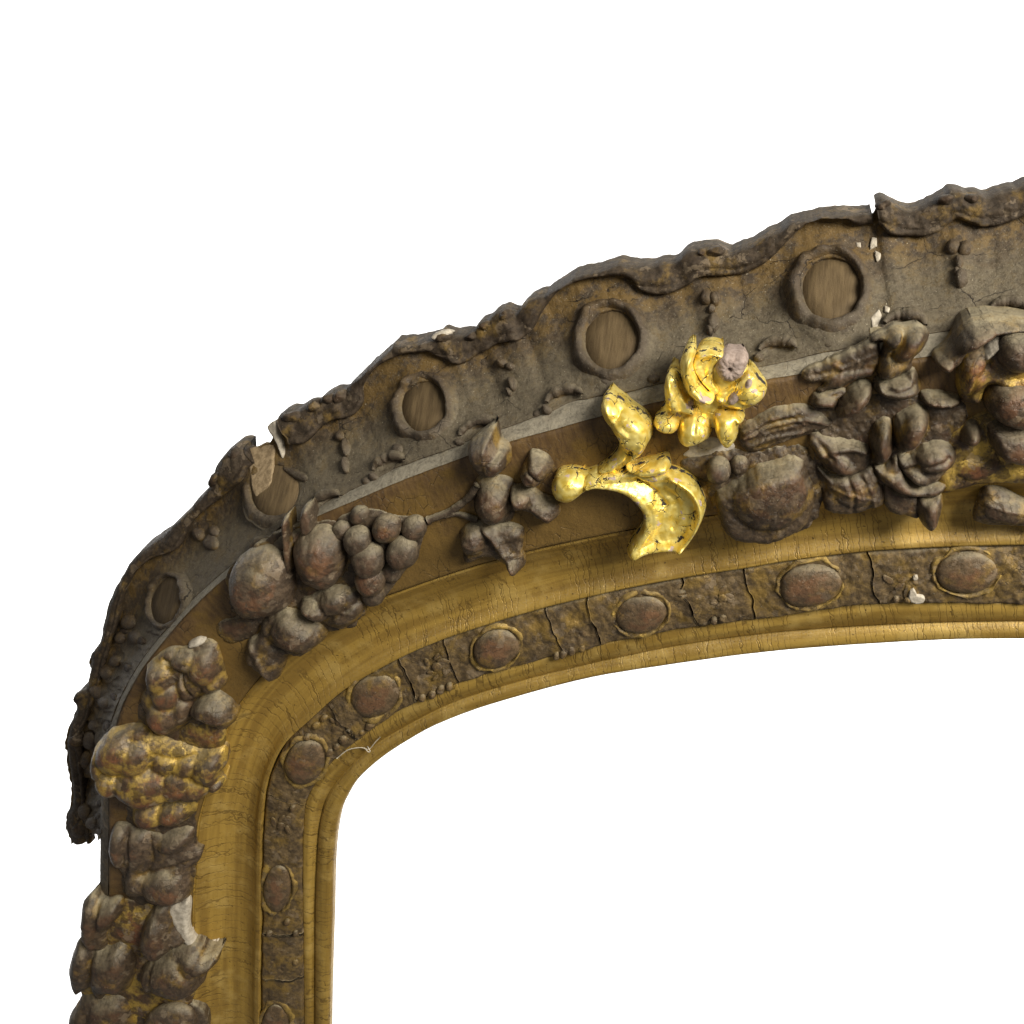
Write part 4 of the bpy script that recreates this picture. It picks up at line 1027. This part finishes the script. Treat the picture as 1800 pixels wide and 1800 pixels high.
# berry cluster above the corner
bc = leaf([(256,1172),(292,1144),(328,1138),(350,1125),(375,1131),(387,1156),(395,1189),(394,1206),(372,1220),(350,1232),(340,1260),(318,1285),(294,1295),(272,1279),(250,1250),(244,1231),(258,1200)], 22,
          [(281,1189,28,26,0,16),(294,1218,26,22,0,16),(364,1168,32,30,0,18),(378,1200,22,20,0,10),(328,1158,22,20,0,12),(292,1256,32,30,0,20),(322,1248,22,22,0,12),(335,1200,22,26,0,8)],
          [([(290,1158),(320,1170),(330,1195),(342,1215)], 2.5, -8)], mat=M_cluster, name='berry_cluster', e0=8, skirt=50)
leaf([(331,1250),(350,1229),(378,1224),(403,1242),(415,1264),(396,1282),(364,1268),(345,1262)], 40, [(375,1245,34,16,22,8)], parent=bc, mat=M_leaf, e0=22, R=14, skirt=60)
leaf([(330,1268),(360,1268),(392,1284),(388,1318),(350,1318),(318,1305),(310,1285)], 16, mat=M_leafgold, e0=6, parent=bc, skirt=45)
leaf([(330,1132),(345,1122),(360,1123),(360,1131),(345,1138),(331,1140)], 18, mat=M_gesso, e0=12, R=8, parent=bc, name='gesso_chip')
# large worn cluster
wc = leaf([(160,1330),(170,1308),(190,1290),(211,1281),(250,1277),(267,1294),(300,1302),(322,1308),(350,1319),(389,1318),(396,1342),(389,1362),(396,1378),(380,1393),(344,1407),(294,1412),(239,1412),(211,1404),(183,1389),(164,1365)], 30,
          [(208,1318,36,34,0,22),(241,1328,30,30,0,20),(197,1372,28,26,0,18),(256,1376,52,38,10,26),(170,1342,20,26,0,12),(294,1338,20,16,0,9),(369,1348,28,24,0,14),(344,1386,26,20,0,12),(311,1375,28,26,0,15),(330,1345,20,14,0,8),(384,1384,14,12,0,8)],
          [([(275,1320),(310,1328),(345,1325)], 3, -5)], mat=M_leafgold, name='fruit_cluster', e0=10, skirt=55)
leaf([(225,1405),(262,1398),(300,1398),(338,1402),(345,1425),(325,1445),(296,1450),(262,1452),(235,1440)], 18, [(264,1430,30,24,0,18),(306,1428,28,22,0,16)], mat=M_leafgold, parent=wc, e0=6, skirt=45, name='fruit_lobe')
# leaf below it
leaf([(192,1470),(200,1452),(220,1449),(250,1460),(280,1467),(312,1457),(338,1460),(338,1485),(353,1505),(345,1520),(333,1530),(336,1555),(330,1580),(307,1593),(275,1586),(250,1576),(220,1575),(216,1545),(200,1522),(190,1495)], 24,
     [(295,1556,44,28,5,20),(208,1488,17,34,0,14),(310,1478,30,14,-15,12),(242,1490,20,36,10,10),(240,1555,24,22,0,8)], [([(250,1535),(290,1525),(345,1510)], 5, -8), ([(262,1465),(272,1500),(262,1530)], 4, -6), ([(225,1455),(232,1500),(222,1540)], 3, -6)], mat=M_fruit, e0=10, skirt=50)
# big lower leaf mass
lm = leaf([(145,1660),(170,1600),(215,1582),(260,1590),(300,1600),(318,1640),(332,1665),(350,1690),(345,1735),(330,1790),(335,1850),(330,1900),(180,1900),(150,1850),(150,1780),(135,1720)], 12, [(230,1640,40,40,0,6)], mat=M_leafgold, e0=5, name='leaf_mass', skirt=40)
leaf([(157,1577),(175,1588),(210,1582),(216,1602),(200,1625),(188,1640),(187,1668),(162,1672),(145,1648),(141,1600)], 34, [(160,1625,18,42,5,10),(190,1605,22,22,30,10)], [([(175,1590),(176,1620),(168,1650)], 4, -6)], parent=lm, e0=16, skirt=60)
leaf([(137,1656),(160,1660),(187,1667),(212,1654),(236,1682),(233,1725),(225,1743),(190,1743),(176,1762),(155,1742),(130,1752),(117,1710),(122,1692)], 40, [(200,1700,38,40,20,20),(145,1700,20,36,-10,8)], [([(165,1670),(166,1710),(158,1740)], 5, -8)], parent=lm, e0=16, skirt=60)
leaf([(250,1625),(262,1605),(275,1592),(295,1597),(307,1632),(326,1660),(300,1673),(277,1684),(257,1676),(246,1650)], 38, [(275,1645,28,40,-15,18)], parent=lm, e0=12, skirt=40)
leaf([(246,1708),(258,1692),(272,1684),(312,1667),(338,1662),(360,1682),(380,1687),(377,1701),(356,1712),(356,1733),(326,1751),(287,1743),(256,1742)], 38, [(310,1715,48,34,10,20),(350,1690,30,14,15,12),(258,1715,18,28,0,8)], [([(270,1690),(272,1715),(280,1740)], 4, -6), ([(320,1690),(345,1705),(372,1702)], 3, -6)], parent=lm, e0=14, skirt=55)
leaf([(295,1597),(318,1585),(333,1580),(333,1632),(350,1665),(373,1685),(352,1680),(327,1660),(308,1632)], 16, mat=M_gesso, parent=lm, e0=12, R=8, name='gesso_chip', skirt=45, noise=2.2)
leaf([(145,1752),(180,1750),(215,1752),(232,1775),(225,1830),(170,1840),(135,1830),(118,1800),(130,1775)], 30, [(190,1790,36,34,0,14),(140,1800,22,30,0,10)], parent=lm, skirt=55)
leaf([(235,1760),(270,1752),(320,1758),(350,1775),(365,1800),(355,1850),(300,1870),(240,1850)], 12, mat=M_grape, parent=lm, e0=6, skirt=45)
blob('bud', 300, 1798, 46, 30, 0, 52, M_fruit, parent=lm, seed=50, lump=.06)
blob('bud', 205, 1850, 40, 44, 0, 60, M_fruit, parent=lm, seed=51, lump=.06)

# threads of dust caught on the sight edge and on the rings
smf = on_plane(NG, NG + 10)
tube('dust_thread', [(592,1333),(612,1318),(635,1314),(648,1317),(660,1304),(668,1296)], .9, M_thread, smf, h=10, segs=6)
tube('dust_thread', [(640,1314),(650,1322),(646,1312)], .9, M_thread, smf, h=10, segs=6)
